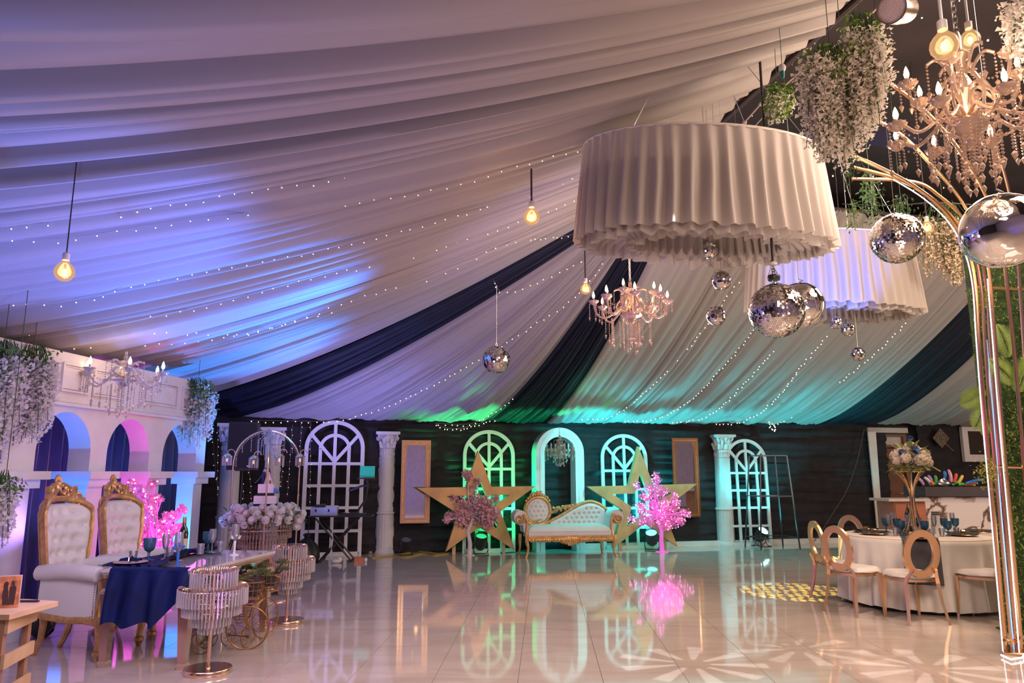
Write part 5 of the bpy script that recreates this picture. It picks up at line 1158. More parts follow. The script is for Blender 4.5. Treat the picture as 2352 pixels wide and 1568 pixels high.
# ---- ruffled drum shades
def drum(label, px, dep, z0, z1, a, b, seed, wire_top=5.99):
    rr = random.Random(seed); p = PY(px, 1085, dep); t = thing('ruffled_lampshade', label, 'lampshade', (p.x, dep, 0), A_*.6)
    NF = 46; ph = [rr.uniform(-.5, .5) for _ in range(NF)]
    def rad(an, f): k = an/(2*pi)*NF; return sin(k*2*pi+1.2*noise.noise(Vector((cos(an)*6, sin(an)*6, f*1.2+seed))))
    def skin(ka, kb, zt, zb, amp, sd, hemv=.03):
        def fn(u, v):
            an = 2*pi*u; q = .93+.07*v+.0; w_ = rad(an+sd, v)*amp*(.25+.75*v**.7); fl = 1+w_*.5
            z = zt+(zb-zt)*v+(hemv*noise.noise(Vector((cos(an)*9, sin(an)*9, sd)))*v)
            n_ = hypot(cos(an)*ka, sin(an)*kb)
            return Vector(((ka*q+w_)*cos(an), (kb*q+w_)*sin(an), z))
        return fn
    MB().grid(skin(a, b, z1, z0, .034, 0), 560, 14, cu=True).build('outer_skirt', SHADE, t, sharp=3)
    MB().grid(skin(a*.90, b*.86, z1-.25, z0-.05, .040, 1.1, .05), 480, 8, cu=True).build('middle_skirt', SHADE, t, sharp=3)
    MB().grid(skin(a*.60, b*.55, z1-.45, z0-.03, .040, 2.3, .05), 360, 8, cu=True).build('inner_skirt', SHADE, t, sharp=3)
    MB().grid(lambda u, v: Vector(((a*.60+(a*.30)*v)*cos(2*pi*u)*1.0, (b*.55+b*.31*v)*sin(2*pi*u), z0+.02+.02*sin(u*300)+.12*sin(pi*v))), 360, 6, cu=True).build('underside_ruffle', SHADE, t, sharp=3)
    MB().tube([(a*.93*cos(2*pi*k/60), b*.93*sin(2*pi*k/60), z1+.005) for k in range(60)], .012, 6, True).build('top_hoop', LINEN, t)
    wi_ = MB()
    for k in range(4): an = pi/4+pi/2*k; wi_.tube([(a*.93*cos(an), b*.93*sin(an), z1), (a*.3*cos(an), b*.3*sin(an), wire_top)], .004, 4)
    wi_.build('suspension_wires', STEEL, t)
    return t
drum('very large white ruffled oval drum lampshade at upper right of centre', 1652, 6.55, 3.52, 4.44, 1.24, .60, 1, 5.5)
drum('second white ruffled drum lampshade, farther away and blue lit', 1948, 9.35, 3.50, 4.44, 1.20, .60, 2, 5.95)
light('SPOT', (2.9, 7.2, 2.0), (.10, .20, 1), 900, (3.9, 8.9, 3.95), .05, 34)
light('POINT', (3.25, 6.55, 3.95), (1, .74, .58), 12, size=.3)
light('SPOT', (3.0, 4.2, 2.0), (1, .74, .60), 170, (3.25, 6.3, 4.0), .4, 60)  # unseen warm fill added to brighten the near shade
# ---- chandeliers
def chandelier(label, px, py_mid, dep, R_, tiers, hgt, glass, seed=1, top_px=None, drops=20, droplen=.3, watts=0, lit=True, chain=True, bc=.55):
    rr = random.Random(seed); p = PY(px, py_mid, dep); t = thing('crystal_chandelier', label, 'chandelier', p, seed*.37)
    m = MB().lathe([(0, -hgt*.18), (.03, -hgt*.16), (.05, -hgt*.08), (.10*R_/.4, -hgt*.04), (.11*R_/.4, 0), (.03, .02), (.022, hgt*.12), (.045, hgt*.2), (.05, hgt*.26), (.02, hgt*.34), (.03, hgt*.42), (.06, hgt*.46), (.018, hgt*.5), (.02, hgt*.58), (.012, hgt*.62), (0, hgt*.64)], n=16, flute=.05, fn=8); m.build('glass_stem', glass, t)
    MB().lathe([(0, -.03), (.055*R_/.4, -.03), (.06*R_/.4, 0), (.055*R_/.4, .03), (0, .03)], n=20).build('gold_hub', ROSE, t)
    for ti, (n, r, z0, zc) in enumerate(tiers):
        for k in range(n):
            a = 2*pi*k/n+ti*.4; c, s = cos(a), sin(a); P = lambda rad_, z: (rad_*c, rad_*s, z)
            arm = MB().tube(smooth_path([P(.03, z0), P(r*.28, z0+.03), P(r*.45, z0-.03), P(r*.7, z0-.085*R_/.4), P(r*.92, z0-.04), P(r, zc-.02)], 4), .0105*R_/.42, 8).build('arm', glass, t)
            MB().lathe([(.008, -.03), (.03, -.015), (.052*R_/.42, .008), (.055*R_/.42, .02), (.04*R_/.42, .012), (.012, .0)], P(r, zc), 20, flute=.10, fn=10).build('drip_cup', glass, arm, sharp=2)
            MB().tube([P(r, zc), P(r, zc+.05)], .010, 8).build('candle_sleeve', OPAL, arm)
            MB().lathe([(0, .05), (.012, .055), (.0165, .075), (.012, .10), (.004, .122), (0, .13)], P(r, zc), 10).build('candle_bulb', FLAME if lit else mat('unlit_bulb', (.6, .7, .75), .1, alpha=.8), arm)
            bd = MB()
            for q_ in range(3):
                aa = a+q_*2.1; x, y = r*c+.045*R_/.42*cos(aa), r*s+.045*R_/.42*sin(aa); L_ = rr.randint(3, 7)
                for i in range(L_): bd.gem((x, y, zc-.02-.021*i), .0085, .018)
                bd.gem((x, y, zc-.03-.021*L_), .016, .055)
            for i in range(12): f = i/11; rad_ = r*(1-f)+.05*f; bd.gem((rad_*c, rad_*s, zc+.0+(.12*f)-.14*sin(pi*f)), .0085, .017)
            stuff(bd.build('bead_strands', glass, arm, smooth=False))
        # upper scrolls
    sc_ = MB()
    for k in range(6):
        a = 2*pi*k/6+.2; c, s = cos(a), sin(a)
        sc_.tube([((r_)*c, (r_)*s, z) for r_, z in smooth_path([(.02, .02), (R_*.32, .06), (R_*.36, hgt*.16), (R_*.22, hgt*.30), (R_*.12, hgt*.34), (R_*.28, hgt*.46), (R_*.42, hgt*.44)], 4)], .010*R_/.42, 6)
    sc_.build('scroll_branches', glass, t)
    db = MB()
    for k in range(6):
        a = 2*pi*k/6+.2
        for i in range(7): db.gem((R_*.42*cos(a), R_*.42*sin(a), hgt*.43-.024*i), .009, .019)
        db.gem((R_*.42*cos(a), R_*.42*sin(a), hgt*.43-.18), .018, .06)
    for k in range(drops):
        a = 2*pi*k/drops+rr.uniform(-.1, .1); rd = R_*rr.choice((.12, .3, .5, .66)); L_ = int(droplen*(1.1-rd/R_*.6)/.022*rr.uniform(.6, 1)); z = -.05
        for i in range(L_): db.gem((rd*cos(a), rd*sin(a), z-.022*i), .009, .019)
        db.gem((rd*cos(a), rd*sin(a), z-.02-.022*L_), .017, .06)
    stuff(db.build('crystal_drops', glass, t, smooth=False))
    zt = (PY(px, top_px, dep).z if top_px else surf_z(p.x, p.y))-p.z
    if chain:
        cn_ = MB(); z = hgt*.62; k = 0
        while z < zt and k < 60:
            cn_.tube([((.014*cos(a) if k % 2 else 0), (0 if k % 2 else .014*cos(a)), z+.02+.022*sin(a)) for a in [2*pi*j/8 for j in range(8)]], .003, 4, True); z += .036; k += 1
        cn_.tube([(.01, .01, hgt*.6), (.01, .01, zt)], .004, 5); cn_.build('chain', STEEL, t)
    if watts: light('POINT', p+Vector((0, 0, .12)), (1, .62, .38), watts, size=R_*.9)
    return t
chandelier('pink tinted crystal chandelier hanging before the middle dark drape', 1449, 722, 8.0, .43, [(8, .41, .05, .14), (4, .27, .10, .22)], .62, GLASSW, 2, 590, 34, .36, 22)
chandelier('clear crystal chandelier in front of the arcade at left', 285, 872, 7.3, .41, [(6, .37, .02, .06)], .40, GLASS, 3, 815, 26, .30, 10)
chandelier('tiny white chandelier hanging in the middle archway', 1286, 1042, 13.55, .25, [(6, .24, .02, .07)], .55, GLASS, 5, 985, 12, .16, 0, False, chain=True)
chandelier('biggest crystal chandelier with lit candle bulbs at top right corner', 2222, 285, 4.05, .42, [(8, .40, .05, .0), (6, .30, .20, .28)], .95, GLASSW, 4, -60, 48, .34, 13)
chandelier('part of another crystal chandelier cut off at the right edge', 2400, 255, 4.6, .36, [(6, .34, .0, .02)], .6, GLASSW, 6, -60, 18, .35, 0)
# ---- stage can at the top edge
p = PY(2066, 22, 4.4); sl = thing('stage_can', 'silver led stage can light clamped at top edge', 'stage light', p)
mm = Matrix.Rotation(R(72), 4, 'Y') @ Matrix.Rotation(R(-25), 4, 'X')
a = MB(); a.m = Matrix.Rotation(R(-112), 4, 'Y') @ Matrix.Rotation(R(0), 4, 'X') @ Matrix.Rotation(R(0), 4, 'Z'); a.m = Vector((.60, .5, .30)).to_track_quat('Z', 'Y').to_matrix().to_4x4()
a.lathe([(.080, -.10), (.089, -.14), (.095, -.14), (.095, -.02), (.088, .0), (.085, .10), (.06, .13), (0, .13)], n=28); a.build('chrome_body', mat('brushed_can', (.7, .6, .5), .25, 1), sl)
g = MB(); g.m = a.m; g.lathe([(0, -.125), (.088, -.125), (.088, -.12), (0, -.12)], n=28); g.build('led_face', mat('led_face', (.78, .64, .68), .5), sl)
g = MB(); g.m = a.m
for i in range(-6, 7):
    for j in range(-6, 7):
        x, y = (i+(j % 2)*.5)*.0145, j*.0128
        if hypot(x, y) < .078: g.ball((x, y, -.127), .0042, 6, 4)
stuff(g.build('led_lenses', mat('led_lens', (.85, .75, .8), .1), sl)); MB().tube([(.10, -.02, .05), (.10, .02, .2), (.0, .02, .3), (0, .02, 1.2)], .012, 6).build('yoke', STEEL, sl)
# ---- hanging greenery with white wisteria
LEAFB = mat('leaf_bright', (.22, .40, .05), .5, var=.4, scale=8)
def hanging(label, px, py_top, py_leaf, py_bot, wpx, dep, seed, nstr=26, leaves=260, leafm=None, petm=None, thick=.16, zig=1.0, ps=.021, flowers=True, lsz=.045):
    rr = random.Random(seed); P0 = PY(px, py_top, dep); P1 = PY(px, py_leaf, dep); P2 = PY(px, py_bot, dep); pm = F/(dep*CP+(P0.z-H)*SP); W_ = wpx/pm
    t = thing('hanging_wisteria' if flowers else 'hanging_vine', label, 'hanging plant', (P0.x, dep, P0.z)); hl = P0.z-P1.z; hb = P0.z-P2.z
    st_ = MB(); pe = MB(); lf = MB(); z00 = 0
    for s in range(nstr):
        x = rr.uniform(-.5, .5)*W_; y = rr.uniform(-.5, .5)*thick; L_ = hb*rr.uniform(.62, 1)*(1-.25*abs(x/W_*2)**2 if flowers else 1); zz = rr.uniform(.3, .8)*hl if flowers else 0
        sway = rr.uniform(-.04, .04); st_.tube([(x*.5, y*.5, rr.uniform(0, .05)), (x*.8, y*.8, -zz*.6), (x+sway, y, -L_)], .0025, 4)
        if flowers:
            n_ = int((L_-zz)/.0095*zig)
            for k in range(n_):
                f = k/n_; z = -(zz+(L_-zz)*f); rad = .055*(1-.7*f)+.01; a = rr.uniform(0, 6.28); c = Vector((x+sway*f+rad*cos(a), y+rad*sin(a), z)); u = Vector((rr.gauss(0, 1), rr.gauss(0, 1), rr.gauss(0, .6))).normalized(); v = u.orthogonal().normalized(); s_ = ps*rr.uniform(.7, 1.3); w__ = u.cross(v)*s_*.4
                pe.add([c-u*s_*.3-v*s_*.7, c+u*s_*.8-v*s_*.5+w__, c+u*s_*1.0+v*s_*.5-w__, c-u*s_*.3+v*s_*.8, c], [(0, 1, 4), (1, 2, 4), (2, 3, 4)])
    for k in range(leaves):
        x = rr.uniform(-.55, .55)*W_; y = rr.uniform(-.55, .55)*thick*1.2; z = -rr.uniform(0, 1)*hl*(1 if flowers else 1); 
        if not flowers: z = -hb*rr.random()**.9*(1-.3*abs(x/W_*2))
        leafq(lf, (x, y, z), (rr.uniform(-1, 1), rr.uniform(-1, 1), rr.uniform(-1.2, .2)), lsz*rr.uniform(.7, 1.4), lsz*.28, (rr.uniform(-1, 1), rr.uniform(-1, 1), .6))
    zt_ = surf_z(P0.x, dep)-P0.z
    if zt_ > .03: st_.tube([(0, 0, -.02), (0, 0, zt_)], .003, 4)
    st_.build('stems', LEAFD, t)
    if flowers: stuff(pe.build('blossoms', petm or PETAL, t, smooth=False))
    stuff(lf.build('leaves', leafm or LEAF, t, smooth=False)); return t
hanging('white wisteria with green leaves at left edge above first arch, left clump', 10, 790, 880, 1090, 80, 6.0, 1, 60, 220)
hanging('white wisteria with green leaves before first arch spandrel, right clump', 78, 800, 880, 1040, 90, 6.45, 2, 70, 260)
hanging('white wisteria tumbling from capital at lower left edge', 14, 1092, 1150, 1262, 60, 5.9, 3, 26, 130)
hanging('wisteria spray at far end of the arcade, blue lit blossoms', 456, 875, 950, 1040, 70, 9.3, 4, 60, 320, thick=.25, lsz=.055)
hanging('tall white wisteria cascade beside starry ceiling, right of the peak', 1975, 40, 130, 320, 80, 4.9, 5, 60, 190, LEAFB)
hanging('broad white wisteria cascade overlapping top of big ruffled shade', 1905, 110, 190, 400, 130, 4.9, 6, 80, 230, LEAFB)
hanging('small leafy wisteria bunch just above the big ruffled shade', 1785, 195, 268, 290, 52, 6.1, 7, 22, 260, LEAFB)
hanging('white wisteria hanging at upper right edge beside the big chandelier', 2352, -20, 0, 180, 36, 3.6, 8, 30, 10)
hanging('cream wisteria curtain behind the gold arch rods at right', 2165, 470, 560, 660, 120, 8.8, 9, 60, 160, petm=mat('cream_petal', (.80, .66, .48), .8))
hanging('dark trailing vine hanging left of the tiled ball at upper right', 1996, 400, 430, 520, 34, 6.6, 10, 14, 240, LEAFD, flowers=False, lsz=.035)
hanging('thin dark vine behind the gold arch tips', 1953, 345, 380, 420, 18, 5.4, 11, 6, 70, LEAFD, flowers=False, lsz=.03)
hanging('short dark vine right above the tiled mirror ball', 2068, 455, 480, 505, 28, 7.2, 12, 8, 110, LEAFD, flowers=False, lsz=.035)
hanging('thin vine sprig between big shade and tiled ball', 1955, 468, 490, 530, 20, 7.5, 13, 6, 60, LEAF, flowers=False, lsz=.04)
# white crystal butterflies on strings under the big shade
bf = MB()
def bfly(px, py, label):
    p = PY(px, py, 6.8); t = MB()
    for s in (-1, 1): t.add([(0, 0, 0), (s*.035, .01, .03), (s*.045, .015, .0), (s*.02, .005, -.004), (s*.03, .01, -.03), (s*.01, 0, -.03)], [(0, 1, 2, 3), (0, 3, 4, 5)])
    t.tube([(0, 0, -.03), (0, 0, .03)], .003, 5); t.tube([(0, 0, .03), (0, 0, surf_z(p.x, p.y)-p.z)], .0012, 3); o = t.build('crystal_butterfly', GLASS, smooth=False); o.location = p; tag(o, label, 'ornament')
bfly(1632, 606, 'left crystal butterfly hanging under the big shade'); bfly(1672, 607, 'middle crystal butterfly hanging under the big shade'); bfly(1708, 610, 'right crystal butterfly hanging under the big shade')
# frame edge of the ceiling opening: pipe, ties, ropes
pi_ = MB().tube([RM(4.28, w_, 5.50) for w_ in (-1, 2, 5, 7, 9.35)], .035, 8).tube([RM(u_, 9.42, 5.48) for u_ in (4.28, 7, 10, 13, 17)], .035, 8)
tag(pi_.build('roof_pipe', mat('dark_pipe', (.06, .04, .04), .6)), 'dark roof pipe along the edge of the ceiling opening', 'pipe')
rr = random.Random(6)
for j, (off, lb) in enumerate(((0, 'pale knotted rope running along edge of the starry ceiling'), (.09, 'second pale rope below the knotted rope at ceiling edge'))):
    pts = [RM(4.34+off+.02*sin(k), 2.2+k*.36, 5.36-off*.8-.04*abs(sin(k*1.3))) for k in range(20)]
    rm_ = MB().tube(pts, .010-.003*j, 5)
    if j == 0:
        for k in range(1, 20): rm_.ball(pts[k], (.028, .03, .022), 6, 5); rm_.tube([pts[k], pts[k]+Vector((.05, .04, -.07))], .006, 4)
    tag(rm_.build('ceiling_rope', mat('rope', (.55, .42, .36), .8)), lb, 'rope')
gb_ = thing('green_based_bulb', 'white bulb in a green socket by the ceiling edge', 'bulb', PY(1797, 165, 5.6)); MB().ball((0, 0, .035), (.03, .03, .038), 12, 8).build('bulb', OPAL, gb_); MB().lathe([(.02, 0), (.017, -.04), (.008, -.06), (0, -.06)], n=10).tube([(0, 0, .06), (0, 0, .4)], .003, 4).build('socket', mat('green_socket', (.0, .22, .16), .4), gb_)
# ---- fairy lights on the drapes
WIRE = mat('fairy_wire', (.42, .34, .34), .6)
def fairy(label, pxs, bsz=.00075, n=40, off=-.05, seed=1, brange=None, straight=None):
    """a string following the drape; pxs = list of (b, t) positions on the drape"""
    rr = random.Random(seed); t = thing('fairy_light_string', label, 'string lights', (0, 0, 0)); P = smooth_path(pxs, 12)
    if straight: pts = [Vector(q_) for q_ in P]
    else: pts = [catpt(b, tt, off) for b, tt in P]
    L_ = [0]
    for i in range(1, len(pts)): L_.append(L_[-1]+(pts[i]-pts[i-1]).length)
    bu = MB(); wr = MB().tube(pts, .0022, 4)
    for k in range(n):
        d = L_[-1]*(k+.5)/n; i = next(j for j in range(len(L_)) if L_[j] >= d); f = (d-L_[i-1])/(L_[i]-L_[i-1]+1e-9); p = pts[i-1].lerp(pts[i], f); e = Vector((rr.uniform(-.02, .02), rr.uniform(-.02, .02), rr.uniform(-.04, -.01)))
        wr.tube([p, p+e], .0012, 3); dd = p.length; bu.ball(p+e, bsz*dd if dd > 4 else .004, 5, 4)
    o = wr.build('wire', WIRE, t); stuff(bu.build('bulbs', FAIRY, t)); return t
def bt_of(px, py):
    best = (9e9, 0, 0)
    for i in range(0, 341):
        b = i/20
        for j in range(0, 26):
            tt = j/25; p = catpt(b, tt, -.05); v = p-Vector((0, 0, H)); d = v.y*CP+v.z*SP
            if d < .5: continue
            x = 1176+F*v.x/d; y = 784-F*(-v.y*SP+v.z*CP)/d; e = (x-px)**2+(y-py)**2
            if e < best[0]: best = (e, b, tt)
    b0, t0 = best[1], best[2]
    for i in range(-8, 9):
        for j in range(-8, 9):
            b = b0+i/160; tt = min(1, max(0, t0+j/200)); p = catpt(min(16.99, max(0, b)), tt, -.05); v = p-Vector((0, 0, H)); d = v.y*CP+v.z*SP
            if d < .5: continue
            x = 1176+F*v.x/d; y = 784-F*(-v.y*SP+v.z*CP)/d; e = (x-px)**2+(y-py)**2
            if e < best[0]: best = (e, b, tt)
    return (best[1], best[2])
FL_ = [
 ('fairy light string highest across the left drape', [(0, 515), (200, 502), (330, 478), (600, 432), (900, 375), (1200, 320)], 34),
 ('fairy light string second down across the left drape', [(0, 550), (160, 540), (420, 505), (730, 470), (1000, 430), (1200, 385), (1340, 345)], 36),
 ('fairy light string just below the far left amber bulb', [(0, 692), (160, 680), (340, 642), (600, 598), (850, 548), (1020, 510), (1200, 450), (1350, 395)], 46),
 ('fairy light string through middle of the blue lit drape', [(10, 757), (230, 738), (350, 724), (520, 690), (750, 625), (880, 598), (1100, 535), (1350, 450)], 48),
 ('fairy light string along lower edge of blue lit drape', [(120, 790), (310, 758), (560, 763), (700, 725), (860, 677), (1000, 632), (1200, 560), (1350, 520)], 52),
 ('fairy light string just above the leftmost dark drape', [(150, 800), (350, 785), (560, 768), (700, 728), (900, 668), (1000, 628)], 30),
 ('fairy light string down pale drape left of middle dark band', [(1135, 650), (1160, 665), (1230, 640), (1340, 590)], 14),
 ('fairy light string along hem of the left pale drape', [(570, 965), (660, 970), (760, 965), (850, 945), (960, 900), (1080, 835), (1200, 760), (1340, 660), (1385, 590)], 60),
 ('fairy light string beside left edge of middle dark drape', [(1000, 975), (1080, 975), (1140, 940), (1180, 910)], 16),
 ('fairy light string right of pink chandelier over wide pale drape', [(1330, 960), (1400, 955), (1480, 900), (1560, 820), (1640, 725), (1700, 640)], 44),
 ('fairy light string descending to turquoise hem before right star', [(1430, 965), (1500, 962), (1580, 920), (1660, 840), (1740, 745), (1790, 670)], 50),
 ('fairy light string descending beside turquoise column', [(1540, 970), (1620, 955), (1700, 890), (1780, 800)], 34),
 ('fairy light string ending above the metal rack', [(1640, 972), (1700, 968), (1770, 925), (1840, 840), (1900, 765)], 40),
 ('fairy light string left of rightmost dark drape', [(1770, 972), (1800, 965), (1880, 910), (1960, 850), (2030, 790), (2085, 735)], 40)]
for k, (lb, pts, n_) in enumerate(FL_): fairy(lb, [bt_of(x, y) for x, y in pts], n=n_, seed=k)
fairy('short swag of fairy lights over the left green lit trellis', [PW(1000, 972, 13.8), PW(1015, 980, 13.8), PW(1050, 984, 13.8), PW(1090, 975, 13.8), PW(1140, 962, 13.75)], n=16, straight=True)
fairy('knot of fairy lights dangling beneath hem right of the column', [PW(1768, 965, 13.7), PW(1772, 985, 13.7), PW(1782, 982, 13.7), PW(1776, 970, 13.7)], n=12, straight=True)
wpts = [(486, 975, 512, 1268), (500, 980, 500, 1180), (545, 968, 560, 1150), (566, 985, 578, 1150), (652, 990, 646, 1120), (672, 975, 660, 1140), (692, 970, 686, 1140), (714, 968, 712, 1160)]
for k, (x0, y0, x1, y1) in enumerate(wpts):
    fairy(('first', 'second', 'third', 'fourth', 'fifth', 'sixth', 'seventh', 'eighth')[k]+' from left of the fairy light strands hanging down the dark back wall', [PW(x0, y0, 13.85), PW((x0+x1)/2, (y0+y1)/2, 13.8), PW(x1, y1, 13.85)], n=11, straight=True, seed=50+k, bsz=.00042)
# ================================================================ round table at right
TC = Vector((4.62, 8.68, 0)); TRd = .80; TZ2 = .755
rt_ = thing('round_table', 'round banquet table hidden under white floor length cloth', 'table', TC)
MB().lathe([(0, TZ2-.03), (TRd-.01, TZ2-.03), (TRd-.01, TZ2-.008), (0, TZ2-.008)], n=48).build('tabletop', WOOD, rt_)
for k in range(4): a = .5+pi/2*k; MB().tube([(.55*cos(a), .55*sin(a), 0), (.55*cos(a), .55*sin(a), TZ2-.03)], .016, 8).build('leg', STEEL, rt_)
def tcl(a, b):
    an = 2*pi*a
    if b < .3: r = TRd*b/.3; return Vector((r*cos(an), r*sin(an), TZ2))
    f = (b-.3)/.7; w_ = sin(an*17+1.8*noise.noise(Vector((cos(an)*2, sin(an)*2, 1))))*.5+.5*sin(an*29+2)
    r = TRd+.012+.035*f+(.065*w_)*f**1.1+.0; z = TZ2-.01*(1 if f > 0 else 0)-f*(TZ2-.055-.02*w_); return Vector((r*cos(an), r*sin(an), z))
o = MB().grid(tcl, 300, 26, cu=True).build('tablecloth', LINEN, sharp=2); o.location = TC; tag(o, 'white cloth falling in folds from round banquet table', 'tablecloth')
def runner(a, b):
    x = -.17+.34*a; s = b*2.2
    if s < 1.55: y = .78-s; return Vector((x, max(y, -TRd), TZ2+.006))
    f = (s-1.55)/.65; return Vector((x+.01*sin(a*9)*f, -TRd-.05-.055*f+.01*sin(a*14+1)*f+.0, TZ2-.0-f*.44))
o = MB().grid(runner, 20, 60).build('table_runner', mat('grey_runner', (.06, .052, .055), .75)); o.location = TC+Vector((0, 0, .0)); o.rotation_euler = (0, 0, -.44); tag(o, 'dark grey runner across round table hanging down its front', 'runner')
SEATW = mat('white_leatherette', (.80, .74, .68), .4)
CG = mat('gold_mirror_metal', (.88, .58, .36), .3, 1, var=.05)
def face(fx, fy): return atan2(-fx, fy)
def chair(label, loc, rz):
    t = thing('oval_back_chair', label, 'chair', loc, rz, None)
    zc, rx, rz_ = .665, .185, .235; yb = -.235; tl = Matrix.Rotation(.13, 4, 'X')
    n = 48; o_ = [(rx*cos(2*pi*k/n), rz_*sin(2*pi*k/n)) for k in range(n)]; i_ = [(x*.63, z*.70) for x, z in o_]
    m = MB(); m.m = Matrix.Translation((0, yb, zc)) @ tl; m.ring(o_, i_, -.014, .014); m.build('oval_back', CG, t, sharp=.5)
    m = MB().grid(lambda a, b: Vector((.215*((a*2-1)*sqrt(1-.28*(b*2-1)**2)), .215*((b*2-1)*sqrt(1-.28*(a*2-1)**2)), .435+.045*min(1, min(a, 1-a, b, 1-b)*8)**.5)), 18, 18)
    m.lathe([(0, .415), (.19, .415), (.213, .425), (.213, .445)], n=28).build('seat_cushion', SEATW, t)
    fr = [(.215*(cos(2*pi*k/32))*1.0, .205*(sin(2*pi*k/32)), .405) for k in range(32)]
    def sq(a): c, s = cos(a), sin(a); k = 1/max(abs(c), abs(s)); k = k*.35+.65*1.15; return (.19*c*k, .19*s*k, .405)
    MB().tube([sq(2*pi*k/32) for k in range(32)], .014, 4, True, sq=(1, 1.3)).build('seat_frame', CG, t)
    for s in (-1, 1):
        MB().tube([(s*.17, .175, .41), (s*.175, .18, .2), (s*.18, .19, 0)], [.027, .021, .013], 4).build('leg', CG, t, smooth=False)
        MB().tube([(s*.115, yb-.035, .52), (s*.15, -.215, .44), (s*.165, -.20, .38), (s*.175, -.225, .2), (s*.205, -.27, 0)], [.012, .018, .021, .017, .012], 4, sq=(1.2, 1)).build('leg', CG, t, smooth=False)
    return t
chair('gold oval back chair seen squarely from behind, before round table', PZ(2098, 1424), face(-.06, 1))
chair('gold oval back chair angled to the table at its near left', PZ(1970, 1406), face(.89, .46))
chair('gold oval back chair seen nearly edge on, leftmost at the round table', PZ(1932, 1380), face(.98, .05))
chair('gold oval back chair facing camera from the far left of round table', Vector((4.50, 9.75, 0)), face(.15, -1))
chair('gold chair with white seat partly hidden by gold arch legs', PZ(2266, 1419), face(-.62, .78))
def ont(px, py, z=0):
    p = PZ(px, py, TZ2+z); return p
GOLDPL = mat('gold_plate', (.72, .46, .22), .25, .8)
def setting(px, py, rz, label):
    t = thing('place_setting', label, 'plate', ont(px, py, .008), rz)
    MB().lathe([(0, 0), (.11, 0), (.155, .010), (.15, .016), (.11, .005), (0, .005)], n=32).build('charger_plate', GOLDPL, t)
    MB().lathe([(0, .006), (.08, .008), (.12, .020), (.118, .024), (.08, .012), (0, .010)], n=28).build('glass_plate', mat('smoke_glass_plate', (.10, .08, .07), .1), t)
    MB().grid(lambda a, b: Vector((-.16+.32*a, (-.028+.056*b)*(1+.9*abs(a-.5)), .02+.022*sin(pi*b)*(1-.3*abs(a-.5)))), 16, 8).build('napkin', mat('grey_napkin', (.035, .032, .045), .7), t)
    MB().lathe([(.030, -.016), (.033, -.016), (.033, .016), (.030, .016)], (0, 0, 0), 20).build('napkin_ring', GOLD, t)
    r_ = [o for o in t.children if o.name.startswith('napkin_ring')][0]; r_.rotation_euler = (0, pi/2, 0); r_.location = (0, 0, .032); return t
setting(2008, 1226, .15, 'gold plate with grey rolled napkin at near left of round table')
setting(1990, 1221, .5, 'gold plate with grey napkin at far left rim of round table')
setting(2118, 1237, .9, 'gold plate with napkin behind top of the front chair')
setting(2212, 1229, -.2, 'gold plate with grey napkin at near right of round table')
setting(2250, 1223, -.5, 'gold plate with grey napkin beside the gold arch legs')
for k, (px, py, lb) in enumerate(((2072, 1228, 'blue goblet nearest the left plates on round table'), (2062, 1222, 'blue goblet just behind the leftmost goblet on round table'), (2126, 1229, 'blue goblet in the middle before the flower stand'), (2109, 1219, 'blue goblet behind flower stand rods'), (2179, 1229, 'blue goblet right of white table card'), (2196, 1221, 'blue goblet farthest right on round table'), (2036, 1220, 'small blue goblet at left behind the flutes'), (2170, 1221, 'blue goblet behind the table card'))):
    goblet(ont(px, py, .009), lb, group='blue goblets on the round table')
for k, (px, py, lb) in enumerate(((2044, 1222, 'leftmost clear flute on round table'), (2053, 1217, 'clear flute right behind leftmost flute'), (2089, 1224, 'clear flute in front of dark bottle'), (2098, 1216, 'clear flute right of dark bottle'), (2148, 1226, 'clear flute left of the table card'), (2190, 1217, 'clear flute right of the card among blue goblets'))):
    flute(ont(px, py, .009), lb, 'clear flutes on the round table')
for k, (px, py, lb) in enumerate(((2058, 1229, 'tumbler left of the near goblets'), (2105, 1229, 'tumbler below the flower stand'), (2141, 1231, 'tumbler left of the table card base'), (2164, 1230, 'tumbler right of the table card base'), (2198, 1228, 'rightmost tumbler on round table'), (2080, 1219, 'tumbler beside the dark bottle'))):
    tumbler(ont(px, py, .009), lb, 'tumblers on the round table', .9)
bottle(ont(2089, 1219, .008), 'dark blue wine bottle with gold top on the round table', (.01, .02, .05), (.02, .03, .08), (.75, .5, .3))
sg = thing('table_card', 'white upright table card with black SCAN ME header', 'sign', ont(2152, 1224, .008), .05)
MB().box((0, 0, .125), (.095, .01, .25)).build('card', mat('card_white', (.82, .78, .74), .5), sg, smooth=False)
MB().box((0, -.007, .222), (.088, .004, .036)).build('header_band', mat('print_black', (.02, .02, .02), .5), sg, smooth=False)
MC['card_white'].use_fake_user = True; tc = bpy.data.curves.new('lettering', 'FONT'); tc.body = 'SCAN ME'; tc.size = .021; tc.align_x = 'CENTER'; tc.align_y = 'CENTER'; tc.extrude = .0006
tmp = bpy.data.objects.new('tmp', tc); COL.objects.link(tmp); bpy.context.view_layer.update(); me = bpy.data.meshes.new_from_object(tmp.evaluated_get(bpy.context.evaluated_depsgraph_get())); bpy.data.objects.remove(tmp); me.materials.clear(); me.materials.append(MC['card_white']); to = stuff(bpy.data.objects.new('lettering', me)); COL.objects.link(to); to.parent = sg; to.location = (0, -.0105, .222); to.rotation_euler = (pi/2, 0, 0)
MB().box((0, .01, .006), (.10, .05, .012)).build('foot', mat('card_white2', (.8, .76, .72), .5), sg, smooth=False)
